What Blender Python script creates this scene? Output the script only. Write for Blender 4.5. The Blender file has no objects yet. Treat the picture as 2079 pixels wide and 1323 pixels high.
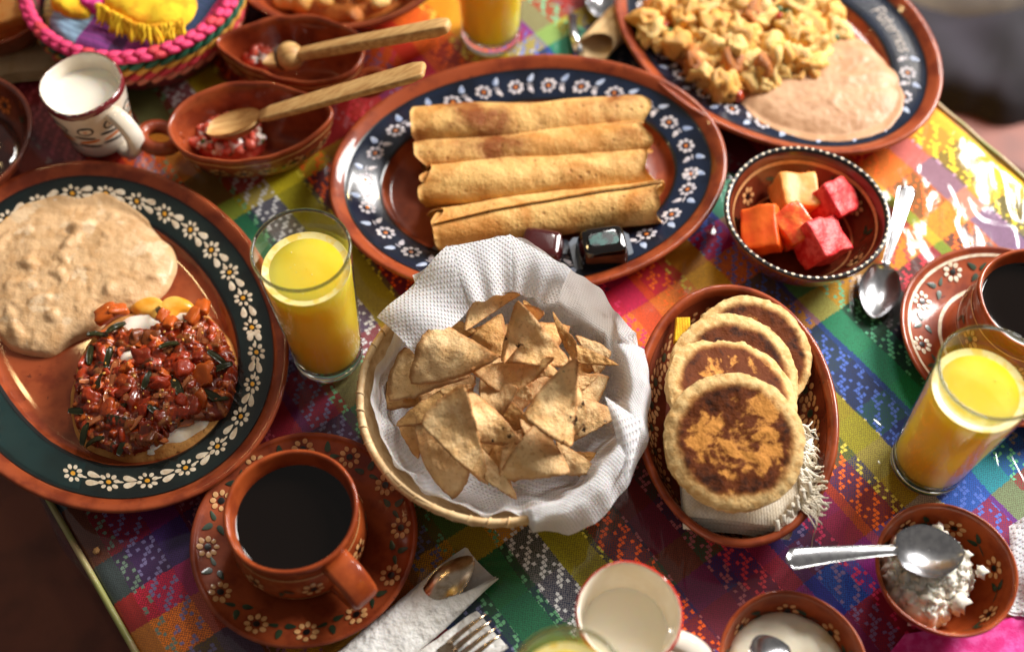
import bpy, math, random
import numpy as np
from mathutils import Vector, Matrix, noise as mn

rnd = random.Random(7)
sc = bpy.context.scene
col = sc.collection
PI = math.pi
R = math.radians

# ------------------------------------------------------------------ camera, world, lamps, exposure
cam_d = bpy.data.cameras.new('camera')
cam = bpy.data.objects.new('camera', cam_d)
col.objects.link(cam)
cam.location = (0, 0, 0.85)
cam.rotation_euler = (R(90 - 59.65), 0, 0)
cam_d.sensor_width = 36
cam_d.lens = 36 * 2460 / 2079
cam_d.clip_start = 0.02
cam_d.clip_end = 60
cam_d.dof.use_dof = True
cam_d.dof.focus_distance = 0.905
cam_d.dof.aperture_fstop = 2.3
sc.camera = cam

world = bpy.data.worlds.new('World')
sc.world = world
world.use_nodes = True
wb = world.node_tree.nodes['Background']
wb.inputs['Color'].default_value = (1.0, 0.93, 0.86, 1)
wb.inputs['Strength'].default_value = 0.16


def area(name, loc, target, sx, sy, power, color):
    l = bpy.data.lights.new(name, 'AREA')
    l.shape = 'RECTANGLE'
    l.size, l.size_y = sx, sy
    l.energy = power
    l.color = color
    o = bpy.data.objects.new(name, l)
    col.objects.link(o)
    o.location = loc
    o.rotation_euler = (Vector(target) - Vector(loc)).to_track_quat('-Z', 'Y').to_euler()
    return o


area('window_light', (1.65, 1.60, 1.26), (0.15, 0.5, 0), 1.0, 0.8, 108, (1.0, 0.97, 0.93))
area('far_window_light', (0.52, 2.25, 2.0), (0.05, 0.6, 0), 0.40, 0.40, 20, (1.0, 0.96, 0.92))
for i, (x, y, z) in enumerate(((-0.78, 1.12, 1.12), (-0.64, 1.16, 1.18), (0.42, 1.75, 1.2))):
    pl = bpy.data.lights.new('ceiling_bulb', 'POINT')
    pl.energy = 2.2
    pl.color = (1.0, 0.72, 0.32)
    pl.shadow_soft_size = 0.025
    po = bpy.data.objects.new('ceiling_bulb', pl)
    col.objects.link(po)
    po.location = (x, y, z)

vs = sc.view_settings
vs.view_transform = 'Standard'
vs.look = 'None'
vs.exposure = 0.08
vs.gamma = 1.0
vs.use_curve_mapping = False
sc.render.engine = 'CYCLES'
sc.cycles.use_denoising = True
sc.cycles.max_bounces = 10
sc.cycles.transparent_max_bounces = 12
sc.cycles.caustics_reflective = False
sc.cycles.sample_clamp_indirect = 6.0


# ------------------------------------------------------------------ materials
def lin(c):
    return tuple(((v / 255) / 12.92 if v / 255 <= 0.04045 else ((v / 255 + 0.055) / 1.055) ** 2.4) for v in c) + (1,)


class NT:
    def __init__(self, name):
        self.m = bpy.data.materials.new(name)
        self.m.use_nodes = True
        self.t = self.m.node_tree
        self.b = self.t.nodes['Principled BSDF']

    def n(self, typ, **kw):
        nd = self.t.nodes.new(typ)
        for k, v in kw.items():
            setattr(nd, k, v)
        return nd

    def s(self, node, **kw):
        for k, v in kw.items():
            node.inputs[k.replace('_', ' ')].default_value = v
        return node

    def l(self, a, b):
        self.t.links.new(a, b)

    def math(self, op, a, b=None, c=None):
        nd = self.n('ShaderNodeMath', operation=op)
        for i, v in enumerate((a, b, c)):
            if v is None:
                continue
            if isinstance(v, (int, float)):
                nd.inputs[i].default_value = v
            else:
                self.l(v, nd.inputs[i])
        return nd.outputs[0]

    def mix(self, f, a, b, blend='MIX'):
        nd = self.n('ShaderNodeMix', data_type='RGBA', blend_type=blend)
        for i, v in ((0, f), (6, a), (7, b)):
            if isinstance(v, (int, float)):
                nd.inputs[i].default_value = v
            elif isinstance(v, tuple):
                nd.inputs[i].default_value = v
            else:
                self.l(v, nd.inputs[i])
        return nd.outputs[2]

    def noise(self, vec, scale, detail=4, rough=0.55, dist=0.0):
        nd = self.n('ShaderNodeTexNoise')
        nd.inputs['Scale'].default_value = scale
        nd.inputs['Detail'].default_value = detail
        nd.inputs['Roughness'].default_value = rough
        nd.inputs['Distortion'].default_value = dist
        self.l(vec, nd.inputs['Vector'])
        return nd.outputs['Fac']

    def step(self, v, lo, hi):
        nd = self.n('ShaderNodeMapRange', interpolation_type='SMOOTHSTEP')
        nd.inputs['From Min'].default_value = lo
        nd.inputs['From Max'].default_value = hi
        self.l(v, nd.inputs['Value'])
        return nd.outputs['Result']

    def bump(self, h, strength, dist=0.001, normal=None):
        nd = self.n('ShaderNodeBump')
        nd.inputs['Strength'].default_value = strength
        nd.inputs['Distance'].default_value = dist
        self.l(h, nd.inputs['Height'])
        if normal is not None:
            self.l(normal, nd.inputs['Normal'])
        return nd.outputs['Normal']

    def obj(self):
        return self.n('ShaderNodeTexCoord').outputs['Object']

    def put(self, **kw):
        for k, v in kw.items():
            self.b.inputs[k.replace('_', ' ')].default_value = v


def mat(name, c, c2=None, rough=0.5, ns=40, lo=0.4, hi=0.65, bump=0.0, bs=300, bd=0.001, coat=0.0, metal=0.0, sss=0.0, sr=0.004, det=5, dark=None, ds=120, dlo=0.62, dhi=0.7, crough=0.06, rvar=0.0, spec=0.5):
    t = NT(name)
    v = t.obj()
    info = t.n('ShaderNodeObjectInfo')
    off = t.n('ShaderNodeVectorMath', operation='ADD')
    sc_ = t.n('ShaderNodeVectorMath', operation='SCALE')
    t.l(info.outputs['Location'], sc_.inputs[0])
    sc_.inputs['Scale'].default_value = 3.7
    t.l(v, off.inputs[0])
    t.l(sc_.outputs[0], off.inputs[1])
    v = off.outputs[0]
    base = lin(c)
    if c2 is not None:
        base = t.mix(t.step(t.noise(v, ns, det), lo, hi), lin(c), lin(c2))
    if dark is not None:
        base = t.mix(t.step(t.noise(v, ds, 3), dlo, dhi), base, lin(dark))
    if isinstance(base, tuple):
        t.b.inputs['Base Color'].default_value = base
    else:
        t.l(base, t.b.inputs['Base Color'])
    t.put(Roughness=rough, Metallic=metal)
    t.b.inputs['Specular IOR Level'].default_value = spec
    t.b.inputs['Coat Weight'].default_value = coat
    t.b.inputs['Coat Roughness'].default_value = crough
    if rvar:
        r = t.math('MULTIPLY_ADD', t.noise(v, ns * 2, 4), rvar, rough - rvar / 2)
        t.l(r, t.b.inputs['Roughness'])
    if sss:
        t.b.inputs['Subsurface Weight'].default_value = sss
        t.b.inputs['Subsurface Scale'].default_value = sr
        t.b.inputs['Subsurface Radius'].default_value = (1, 0.6, 0.35)
    if bump:
        t.l(t.bump(t.noise(v, bs, 4), bump, bd), t.b.inputs['Normal'])
    return t.m


CLAY = mat('glazed_clay', (156, 72, 38), (120, 48, 25), rough=0.42, ns=45, coat=0.5, bump=0.25, bs=90, bd=0.0006, rvar=0.2, dark=(96, 40, 24), ds=160, dlo=0.66, dhi=0.76, spec=0.15)
CLAY2 = mat('glazed_clay_orange', (166, 76, 34), (134, 54, 22), rough=0.42, ns=45, coat=0.5, bump=0.25, bs=90, bd=0.0006, rvar=0.2, dark=(110, 48, 26), ds=160, dlo=0.68, dhi=0.76, spec=0.15)
CLAY_D = mat('glazed_clay_brown', (120, 54, 32), (92, 38, 24), rough=0.25, ns=45, coat=0.6, bump=0.2, bs=90, bd=0.0006)
BAND_G = mat('band_green_black', (22, 36, 34), (14, 22, 22), rough=0.2, ns=30, coat=0.6, bump=0.15, bs=120, bd=0.0005)
BAND_T = mat('band_green_brushed', (22, 48, 48), (15, 34, 34), rough=0.2, ns=30, coat=0.6, bump=0.15, bs=120, bd=0.0005)
BAND_B = mat('band_blue_black', (20, 31, 52), (12, 19, 34), rough=0.2, ns=30, coat=0.6, bump=0.15, bs=120, bd=0.0005)
BLACK_P = mat('paint_black', (18, 16, 15), rough=0.3, coat=0.3)
CREAM_P = mat('paint_cream', (236, 220, 196), (215, 190, 160), rough=0.35, ns=200, coat=0.3)
WHITE_P = mat('paint_white', (216, 206, 206), (186, 180, 190), rough=0.35, ns=200, coat=0.3)
BLUEWH_P = mat('paint_pale_blue', (186, 196, 216), (140, 156, 190), rough=0.35, ns=200, coat=0.3)
TAN_P = mat('paint_tan', (222, 168, 112), (205, 150, 95), rough=0.35, ns=200, coat=0.3)
YEL_P = mat('paint_yellow', (232, 160, 40), rough=0.35, coat=0.3)
ORANGE_P = mat('paint_orange', (214, 118, 40), rough=0.35, coat=0.3)
GREEN_P = mat('paint_green', (46, 66, 44), (30, 48, 34), rough=0.35, ns=150, coat=0.3)
COFFEE = mat('coffee', (14, 8, 6), rough=0.04)
MILK = mat('milk', (246, 240, 226), rough=0.18, sss=0.5, sr=0.006)
CREAM = mat('cream', (240, 230, 206), (228, 205, 150), rough=0.3, ns=25, lo=0.5, hi=0.62, sss=0.3, bump=0.4, bs=60, bd=0.002)
JUICE = mat('orange_juice', (255, 212, 78), (255, 204, 54), rough=0.25, ns=25, sss=1.0, sr=0.06, spec=0.3)
JUICE.node_tree.nodes['Principled BSDF'].inputs['Subsurface Radius'].default_value = (1, 0.75, 0.2)
FOAM = mat('juice_foam', (255, 236, 160), (254, 216, 96), rough=0.3, ns=120, lo=0.45, hi=0.6)
WHITE_C = mat('white_glaze', (238, 230, 216), (226, 212, 190), rough=0.2, ns=20, coat=0.5)
RED_C = mat('red_rim_glaze', (196, 40, 28), rough=0.2, coat=0.5)
MAROON_C = mat('maroon_rim_glaze', (112, 34, 40), rough=0.2, coat=0.5)
STEEL = mat('steel', (214, 214, 216), (190, 190, 194), rough=0.24, ns=200, metal=1.0, bump=0.08, bs=500, bd=0.0003)
BRASSY = mat('steel_warm', (214, 194, 170), (186, 160, 130), rough=0.25, ns=200, metal=1.0)
BEAN = mat('refried_beans', (222, 182, 136), (204, 160, 112), rough=0.34, ns=70, lo=0.42, hi=0.66, bump=0.8, bs=140, bd=0.0018, sss=0.12, dark=(232, 200, 160), ds=45, dlo=0.58, dhi=0.66, coat=0.15, crough=0.3, spec=0.3)
TORT = mat('corn_tortilla', (206, 150, 84), (176, 112, 54), rough=0.75, ns=60, bump=0.7, bs=260, bd=0.0015, dark=(120, 70, 34), ds=160, dlo=0.68, dhi=0.74, spec=0.15)
def chip_mat(name, c, c2, edge, spots):
    t = NT(name)
    o = t.obj()
    info = t.n('ShaderNodeObjectInfo')
    ad = t.n('ShaderNodeVectorMath', operation='ADD')
    t.l(o, ad.inputs[0])
    t.l(info.outputs['Location'], ad.inputs[1])
    v = ad.outputs[0]
    uv = t.n('ShaderNodeSeparateXYZ')
    t.l(t.n('ShaderNodeTexCoord').outputs['UV'], uv.inputs[0])
    base_ = t.mix(t.step(t.noise(v, 48, 5, 0.6), 0.36, 0.66), lin(c), lin(c2))
    base_ = t.mix(t.step(t.noise(v, 18, 3), 0.5, 0.75), base_, lin(edge))
    rim = t.math('MULTIPLY', t.step(t.math('ADD', uv.outputs[0], t.math('MULTIPLY_ADD', t.noise(v, 130, 3), 0.10, -0.05)), 0.055, 0.0), 0.75)
    base_ = t.mix(rim, base_, lin(edge))
    vo = t.n('ShaderNodeTexVoronoi', feature='SMOOTH_F1')
    vo.inputs['Scale'].default_value = 150
    t.l(v, vo.inputs['Vector'])
    blis = t.math('MULTIPLY', t.step(vo.outputs['Distance'], 0.6, 0.0), t.step(t.noise(v, 40, 3), 0.42, 0.62))
    base_ = t.mix(t.math('MULTIPLY', blis, 0.16), base_, lin((238, 200, 146)))
    if spots:
        sp = t.math('MULTIPLY', t.step(t.noise(v, 150, 3), 0.60, 0.66), t.step(t.noise(v, 34, 2), 0.47, 0.56))
        base_ = t.mix(sp, base_, lin((46, 24, 14)))
    base_ = t.mix(t.math('MULTIPLY', t.step(t.noise(v, 330, 3), 0.55, 0.68), 0.45), base_, lin(edge))
    br = t.math('MULTIPLY_ADD', info.outputs['Random'], 0.30, 0.82)
    hsv = t.n('ShaderNodeHueSaturation')
    t.l(br, hsv.inputs['Value'])
    t.l(base_, hsv.inputs['Color'])
    t.l(hsv.outputs[0], t.b.inputs['Base Color'])
    t.put(Roughness=0.62)
    t.b.inputs['Specular IOR Level'].default_value = 0.25
    t.b.inputs['Subsurface Weight'].default_value = 0.08
    t.b.inputs['Subsurface Scale'].default_value = 0.002
    n1 = t.bump(blis, 0.40, 0.0016)
    n2 = t.bump(t.noise(v, 95, 6, 0.68), 0.75, 0.0032, n1)
    t.l(t.bump(t.noise(v, 420, 4), 0.7, 0.0010, n2), t.b.inputs['Normal'])
    return t.m


CHIP = chip_mat('tortilla_chip', (246, 210, 156), (228, 182, 122), (178, 118, 62), False)
CHIP_S = chip_mat('tortilla_chip_scorched', (242, 204, 148), (222, 174, 112), (164, 102, 52), True)
CHIP_G = chip_mat('tortilla_chip_golden', (234, 186, 120), (210, 154, 86), (154, 92, 40), False)
PAPER = None
WOOD = None
EGGW = mat('egg_white', (246, 236, 220), (240, 214, 180), rough=0.22, ns=40, lo=0.5, hi=0.7, sss=0.4, sr=0.004, bump=0.3, bs=90)
SAUCE = mat('tomato_sauce', (112, 30, 10), (150, 52, 16), rough=0.1, ns=60, coat=0.8, bump=0.5, bs=120, bd=0.002, sss=0.1)
TOM = [mat('tomato_red', (178, 56, 14), (152, 40, 8), rough=0.3, ns=120, coat=0.4, bump=0.3, bs=260, sss=0.1, sr=0.002, spec=0.25),
       mat('tomato_dark', (134, 36, 8), (110, 36, 6), rough=0.3, ns=120, coat=0.4, bump=0.3, bs=260, sss=0.2, sr=0.003, spec=0.25),
       mat('tomato_orange', (206, 100, 28), (184, 72, 18), rough=0.3, ns=120, coat=0.4, bump=0.3, bs=260, sss=0.1, sr=0.002, spec=0.25),
       mat('tomato_brown', (130, 66, 22), (104, 42, 12), rough=0.3, ns=120, coat=0.4, bump=0.3, bs=260, sss=0.2, sr=0.003, spec=0.25)]
ONION = mat('cooked_onion', (190, 112, 66), (160, 80, 40), rough=0.16, ns=120, coat=0.6, sss=0.5, sr=0.004)
PEPPER = mat('poblano_strip', (48, 50, 20), (20, 18, 8), rough=0.3, ns=90, coat=0.25, spec=0.3)
SEED = mat('seed', (228, 170, 80), rough=0.3)
PINKTOM = mat('raw_tomato', (218, 74, 58), (236, 136, 108), rough=0.18, ns=150, coat=0.5, sss=0.3, sr=0.003)
WHONION = mat('raw_onion', (240, 226, 216), (232, 200, 190), rough=0.2, ns=150, coat=0.4, sss=0.4, sr=0.003)
HERB = mat('cilantro', (70, 96, 32), (44, 66, 22), rough=0.4, ns=150)
EGG = [mat('egg_curd', (246, 196, 104), (230, 150, 56), rough=0.4, ns=90, bump=0.6, bs=200, sss=0.25, sr=0.003),
       mat('egg_curd_pale', (250, 216, 140), (240, 180, 84), rough=0.4, ns=90, bump=0.6, bs=200, sss=0.25, sr=0.003),
       mat('egg_curd_brown', (206, 130, 58), (176, 96, 36), rough=0.4, ns=90, bump=0.6, bs=200, sss=0.2, sr=0.003)]
CHORIZO = mat('chorizo', (180, 66, 30), (150, 44, 20), rough=0.35, ns=120, coat=0.3)
CHEESE = mat('fresh_cheese', (250, 243, 230), (240, 222, 196), rough=0.6, ns=70, lo=0.5, hi=0.7, bump=0.3, bs=220, bd=0.001, sss=0.3, sr=0.003, spec=0.2)
WMELON = mat('watermelon', (206, 40, 46), (232, 92, 88), rough=0.4, ns=180, sss=0.3, sr=0.004, bump=0.7, bs=300, spec=0.3)
PAPAYA = mat('papaya', (240, 108, 34), (226, 84, 26), rough=0.4, ns=60, sss=0.3, sr=0.004, bump=0.3, bs=200, spec=0.3)
MELON = mat('cantaloupe', (244, 170, 92), (236, 146, 66), rough=0.4, ns=60, sss=0.3, sr=0.004, bump=0.3, bs=200, spec=0.3)
PLASTIC_B = mat('black_jam_tub', (16, 10, 9), rough=0.06, coat=0.8)
PLASTIC_M = mat('maroon_jam_tub', (66, 22, 22), rough=0.15, coat=0.6)
PLASTIC_W = mat('white_tub', (225, 222, 215), rough=0.3)
PLASTIC_CL = mat('frosted_flange', (84, 92, 104), rough=0.35, coat=0.2)
TEAL_REFL = mat('teal_reflection_paint', (36, 84, 78), (10, 16, 16), rough=0.2, ns=160, lo=0.42, hi=0.55)  # teal and black blotches, a reflection put into the colour
BAMBOO = mat('bamboo_rim', (226, 194, 146), (202, 162, 112), rough=0.55, ns=120, bump=0.6, bs=200)
YELLOWCL = mat('yellow_cloth', (250, 206, 40), (232, 160, 20), rough=0.9, ns=80, bump=0.5, bs=900, bd=0.0006)
PINKCL = mat('pink_cloth', (220, 40, 130), (236, 90, 170), rough=0.85, ns=120, bump=0.5, bs=900, bd=0.0006)
CREAMCL = None
TANPAPER = mat('tan_napkin', (232, 200, 150), (212, 174, 120), rough=0.85, ns=40, bump=0.4, bs=300)
FLOORM = mat('dark_floor_tile', (64, 42, 30), (38, 24, 18), rough=0.5, ns=3, bump=0.3, bs=30, bd=0.004)
SEATWOOD = mat('red_brown_wood', (124, 62, 44), (92, 42, 30), rough=0.55, ns=14)
DARKWOOD = mat('dark_wood', (66, 40, 24), (40, 24, 14), rough=0.5, ns=10)
JACKET = mat('dark_jacket_fabric', (40, 34, 44), (28, 24, 30), rough=0.9, ns=8)
GREYCL = mat('grey_fabric', (120, 112, 104), (96, 88, 84), rough=0.9, ns=8)


def paper_mat():
    t = NT('embossed_paper')
    uv = t.n('ShaderNodeTexCoord').outputs['UV']
    vor = t.n('ShaderNodeTexVoronoi', feature='F1')
    vor.inputs['Scale'].default_value = 310
    vor.inputs['Randomness'].default_value = 0.0
    mpu = t.n('ShaderNodeMapping')
    mpu.inputs['Rotation'].default_value = (0, 0, R(38))
    t.l(uv, mpu.inputs['Vector'])
    t.l(mpu.outputs[0], vor.inputs['Vector'])
    dots = t.step(vor.outputs['Distance'], 0.36, 0.14)
    t.put(Roughness=0.85)
    ob = t.obj()
    c = t.mix(t.step(t.noise(ob, 30, 3), 0.4, 0.7), lin((240, 240, 243)), lin((226, 227, 232)))
    t.l(c, t.b.inputs['Base Color'])
    t.b.inputs['Subsurface Weight'].default_value = 0.15
    t.b.inputs['Subsurface Scale'].default_value = 0.002
    n1 = t.bump(t.noise(ob, 55, 5, 0.6), 0.6, 0.004)
    nb = t.bump(dots, 0.9, 0.0011, n1)
    t.l(nb, t.b.inputs['Normal'])
    tl = t.n('ShaderNodeBsdfTranslucent')
    tl.inputs['Color'].default_value = (0.93, 0.92, 0.90, 1)
    t.l(nb, tl.inputs['Normal'])
    ms = t.n('ShaderNodeMixShader')
    ms.inputs[0].default_value = 0.35
    t.l(t.b.outputs[0], ms.inputs[1])
    t.l(tl.outputs[0], ms.inputs[2])
    t.l(ms.outputs[0], t.t.nodes['Material Output'].inputs['Surface'])
    return t.m


def wood_mat():
    t = NT('pale_wood')
    o = t.obj()
    mp = t.n('ShaderNodeMapping')
    mp.inputs['Rotation'].default_value = (0, 0, R(-17))
    t.l(o, mp.inputs['Vector'])
    ms_ = t.n('ShaderNodeMapping')
    ms_.inputs['Scale'].default_value = (8, 190, 150)
    t.l(mp.outputs[0], ms_.inputs['Vector'])
    f = t.noise(ms_.outputs[0], 1.6, 5, 0.6, 0.3)
    c = t.mix(t.step(f, 0.35, 0.65), lin((216, 174, 112)), lin((184, 134, 76)))
    t.l(c, t.b.inputs['Base Color'])
    t.put(Roughness=0.55)
    t.l(t.bump(f, 0.12, 0.0004), t.b.inputs['Normal'])
    return t.m


def weave_mat(name, c, c2, scale=700):
    t = NT(name)
    o = t.obj()
    ck = t.n('ShaderNodeTexChecker')
    ck.inputs['Scale'].default_value = scale
    t.l(o, ck.inputs['Vector'])
    w = t.n('ShaderNodeTexWave', wave_type='BANDS', bands_direction='X')
    w.inputs['Scale'].default_value = 150
    t.l(o, w.inputs['Vector'])
    c_ = t.mix(t.step(t.noise(o, 60, 4), 0.4, 0.65), lin(c), lin(c2))
    t.l(t.mix(t.math('MULTIPLY', ck.outputs['Fac'], 0.18), c_, lin(tuple(int(v * 0.6) for v in c2))), t.b.inputs['Base Color'])
    t.put(Roughness=0.9)
    n1 = t.bump(t.noise(o, 120, 4), 0.5, 0.002)
    t.l(t.bump(w.outputs['Fac'], 0.25, 0.0006, n1), t.b.inputs['Normal'])
    return t.m


PAPER = paper_mat()
PAPER2 = mat('crinkled_paper', (236, 234, 230), (220, 216, 210), rough=0.85, ns=60, bump=0.9, bs=110, bd=0.004, sss=0.1, sr=0.002)
WOOD = wood_mat()
CREAMCL = weave_mat('cream_woven_cotton', (244, 236, 218), (230, 216, 190))
YELCL = weave_mat('yellow_woven_cotton', (246, 196, 30), (226, 150, 16))


def thin_glass():
    t = NT('thin_clear_glass')
    nt = t.t
    nt.nodes.remove(t.b)
    tr = t.n('ShaderNodeBsdfTransparent')
    tr.inputs['Color'].default_value = (0.955, 0.965, 0.955, 1)
    gl = t.n('ShaderNodeBsdfGlossy')
    gl.inputs['Roughness'].default_value = 0.02
    ge = t.n('ShaderNodeNewGeometry')
    dp = t.n('ShaderNodeVectorMath', operation='DOT_PRODUCT')
    t.l(ge.outputs['Normal'], dp.inputs[0])
    t.l(ge.outputs['Incoming'], dp.inputs[1])
    fz = t.math('SUBTRACT', 1.0, t.math('ABSOLUTE', dp.outputs['Value']))
    fr = t.math('MULTIPLY_ADD', t.math('POWER', fz, 5.0), 0.9, 0.05)
    mx = t.n('ShaderNodeMixShader')
    t.l(fr, mx.inputs[0])
    t.l(tr.outputs[0], mx.inputs[1])
    t.l(gl.outputs[0], mx.inputs[2])
    t.l(mx.outputs[0], nt.nodes['Material Output'].inputs['Surface'])
    return t.m


def solid_glass():
    t = NT('solid_clear_glass')
    t.put(Roughness=0.02)
    t.b.inputs['Base Color'].default_value = (0.9, 0.93, 0.92, 1)
    t.b.inputs['Transmission Weight'].default_value = 1.0
    t.b.inputs['IOR'].default_value = 1.5
    return t.m


THIN = thin_glass()
SOLID = solid_glass()
LIPG = solid_glass()
LIPG.name = 'lip_glass'
LIPG.node_tree.nodes['Principled BSDF'].inputs['Base Color'].default_value = (0.30, 0.34, 0.33, 1)  # dark tint paints in the refraction line of the clear lip


def gordita_mat(name, lo, hi, seed, edge=0.040):
    t = NT(name)
    o = t.obj()
    sx = t.n('ShaderNodeSeparateXYZ')
    t.l(o, sx.inputs[0])
    ln = t.n('ShaderNodeVectorMath', operation='LENGTH')
    cb = t.n('ShaderNodeCombineXYZ')
    t.l(sx.outputs[0], cb.inputs[0])
    t.l(sx.outputs[1], cb.inputs[1])
    t.l(cb.outputs[0], ln.inputs[0])
    ad = t.n('ShaderNodeVectorMath', operation='ADD')
    ad.inputs[1].default_value = (seed, seed * 1.7, 0)
    t.l(o, ad.inputs[0])
    v = ad.outputs[0]
    big = t.noise(v, 42, 6, 0.62, 0.6)
    med = t.noise(v, 160, 4, 0.6)
    rr = t.math('ADD', ln.outputs['Value'], t.math('MULTIPLY_ADD', t.noise(v, 60, 3), 0.008, -0.004))
    inside = t.step(rr, edge + 0.004, edge - 0.003)
    top = t.step(sx.outputs[2], 0.001, 0.004)
    ring = t.step(rr, edge - 0.014, edge - 0.002)
    val = t.math('ADD', big, t.math('MULTIPLY', ring, 0.10))
    val = t.math('ADD', val, t.math('MULTIPLY_ADD', med, 0.36, -0.18))
    f1 = t.math('MULTIPLY', t.step(val, lo - 0.04, lo + 0.08), t.math('MULTIPLY', inside, top))
    f2 = t.math('MULTIPLY', t.step(val, hi - 0.02, hi + 0.18), t.math('MULTIPLY', inside, top))
    dough = t.mix(t.step(med, 0.35, 0.7), lin((226, 192, 134)), lin((202, 156, 96)))
    toast = t.mix(t.math('MULTIPLY', inside, top), dough, lin((206, 140, 68)))
    c = t.mix(f1, toast, lin((98, 47, 18)))
    c = t.mix(f2, c, lin((48, 23, 12)))
    t.l(c, t.b.inputs['Base Color'])
    t.put(Roughness=0.7)
    t.b.inputs['Specular IOR Level'].default_value = 0.12
    n1 = t.bump(t.noise(v, 320, 4), 0.7, 0.0012)
    t.l(n1, t.b.inputs['Normal'])
    return t.m


def taco_mat():
    t = NT('rolled_crepe')
    o = t.obj()
    info = t.n('ShaderNodeObjectInfo')
    ad = t.n('ShaderNodeVectorMath', operation='ADD')
    t.l(o, ad.inputs[0])
    t.l(info.outputs['Location'], ad.inputs[1])
    v = ad.outputs[0]
    big = t.noise(v, 22, 5, 0.6, 0.5)
    c = t.mix(t.step(big, 0.38, 0.64), lin((228, 182, 112)), lin((194, 132, 64)))
    c = t.mix(t.step(t.noise(v, 15, 5, 0.65), 0.48, 0.72), c, lin((136, 74, 32)))
    vo = t.n('ShaderNodeTexVoronoi', feature='F1')
    vo.inputs['Scale'].default_value = 95
    t.l(v, vo.inputs['Vector'])
    pit = t.math('MULTIPLY', t.step(vo.outputs['Distance'], 0.22, 0.06), t.step(t.noise(v, 45, 2), 0.42, 0.52))
    c = t.mix(t.math('MULTIPLY', pit, 0.45), c, lin((134, 74, 34)))
    t.l(c, t.b.inputs['Base Color'])
    t.put(Roughness=0.55)
    t.b.inputs['Specular IOR Level'].default_value = 0.2
    t.b.inputs['Subsurface Weight'].default_value = 0.1
    t.b.inputs['Subsurface Scale'].default_value = 0.003
    n1 = t.bump(t.noise(v, 48, 6, 0.65), 0.9, 0.0045)
    t.l(t.bump(t.math('MULTIPLY', pit, -1.0), 0.45, 0.0012, n1), t.b.inputs['Normal'])
    return t.m


TACO = taco_mat()


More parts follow.
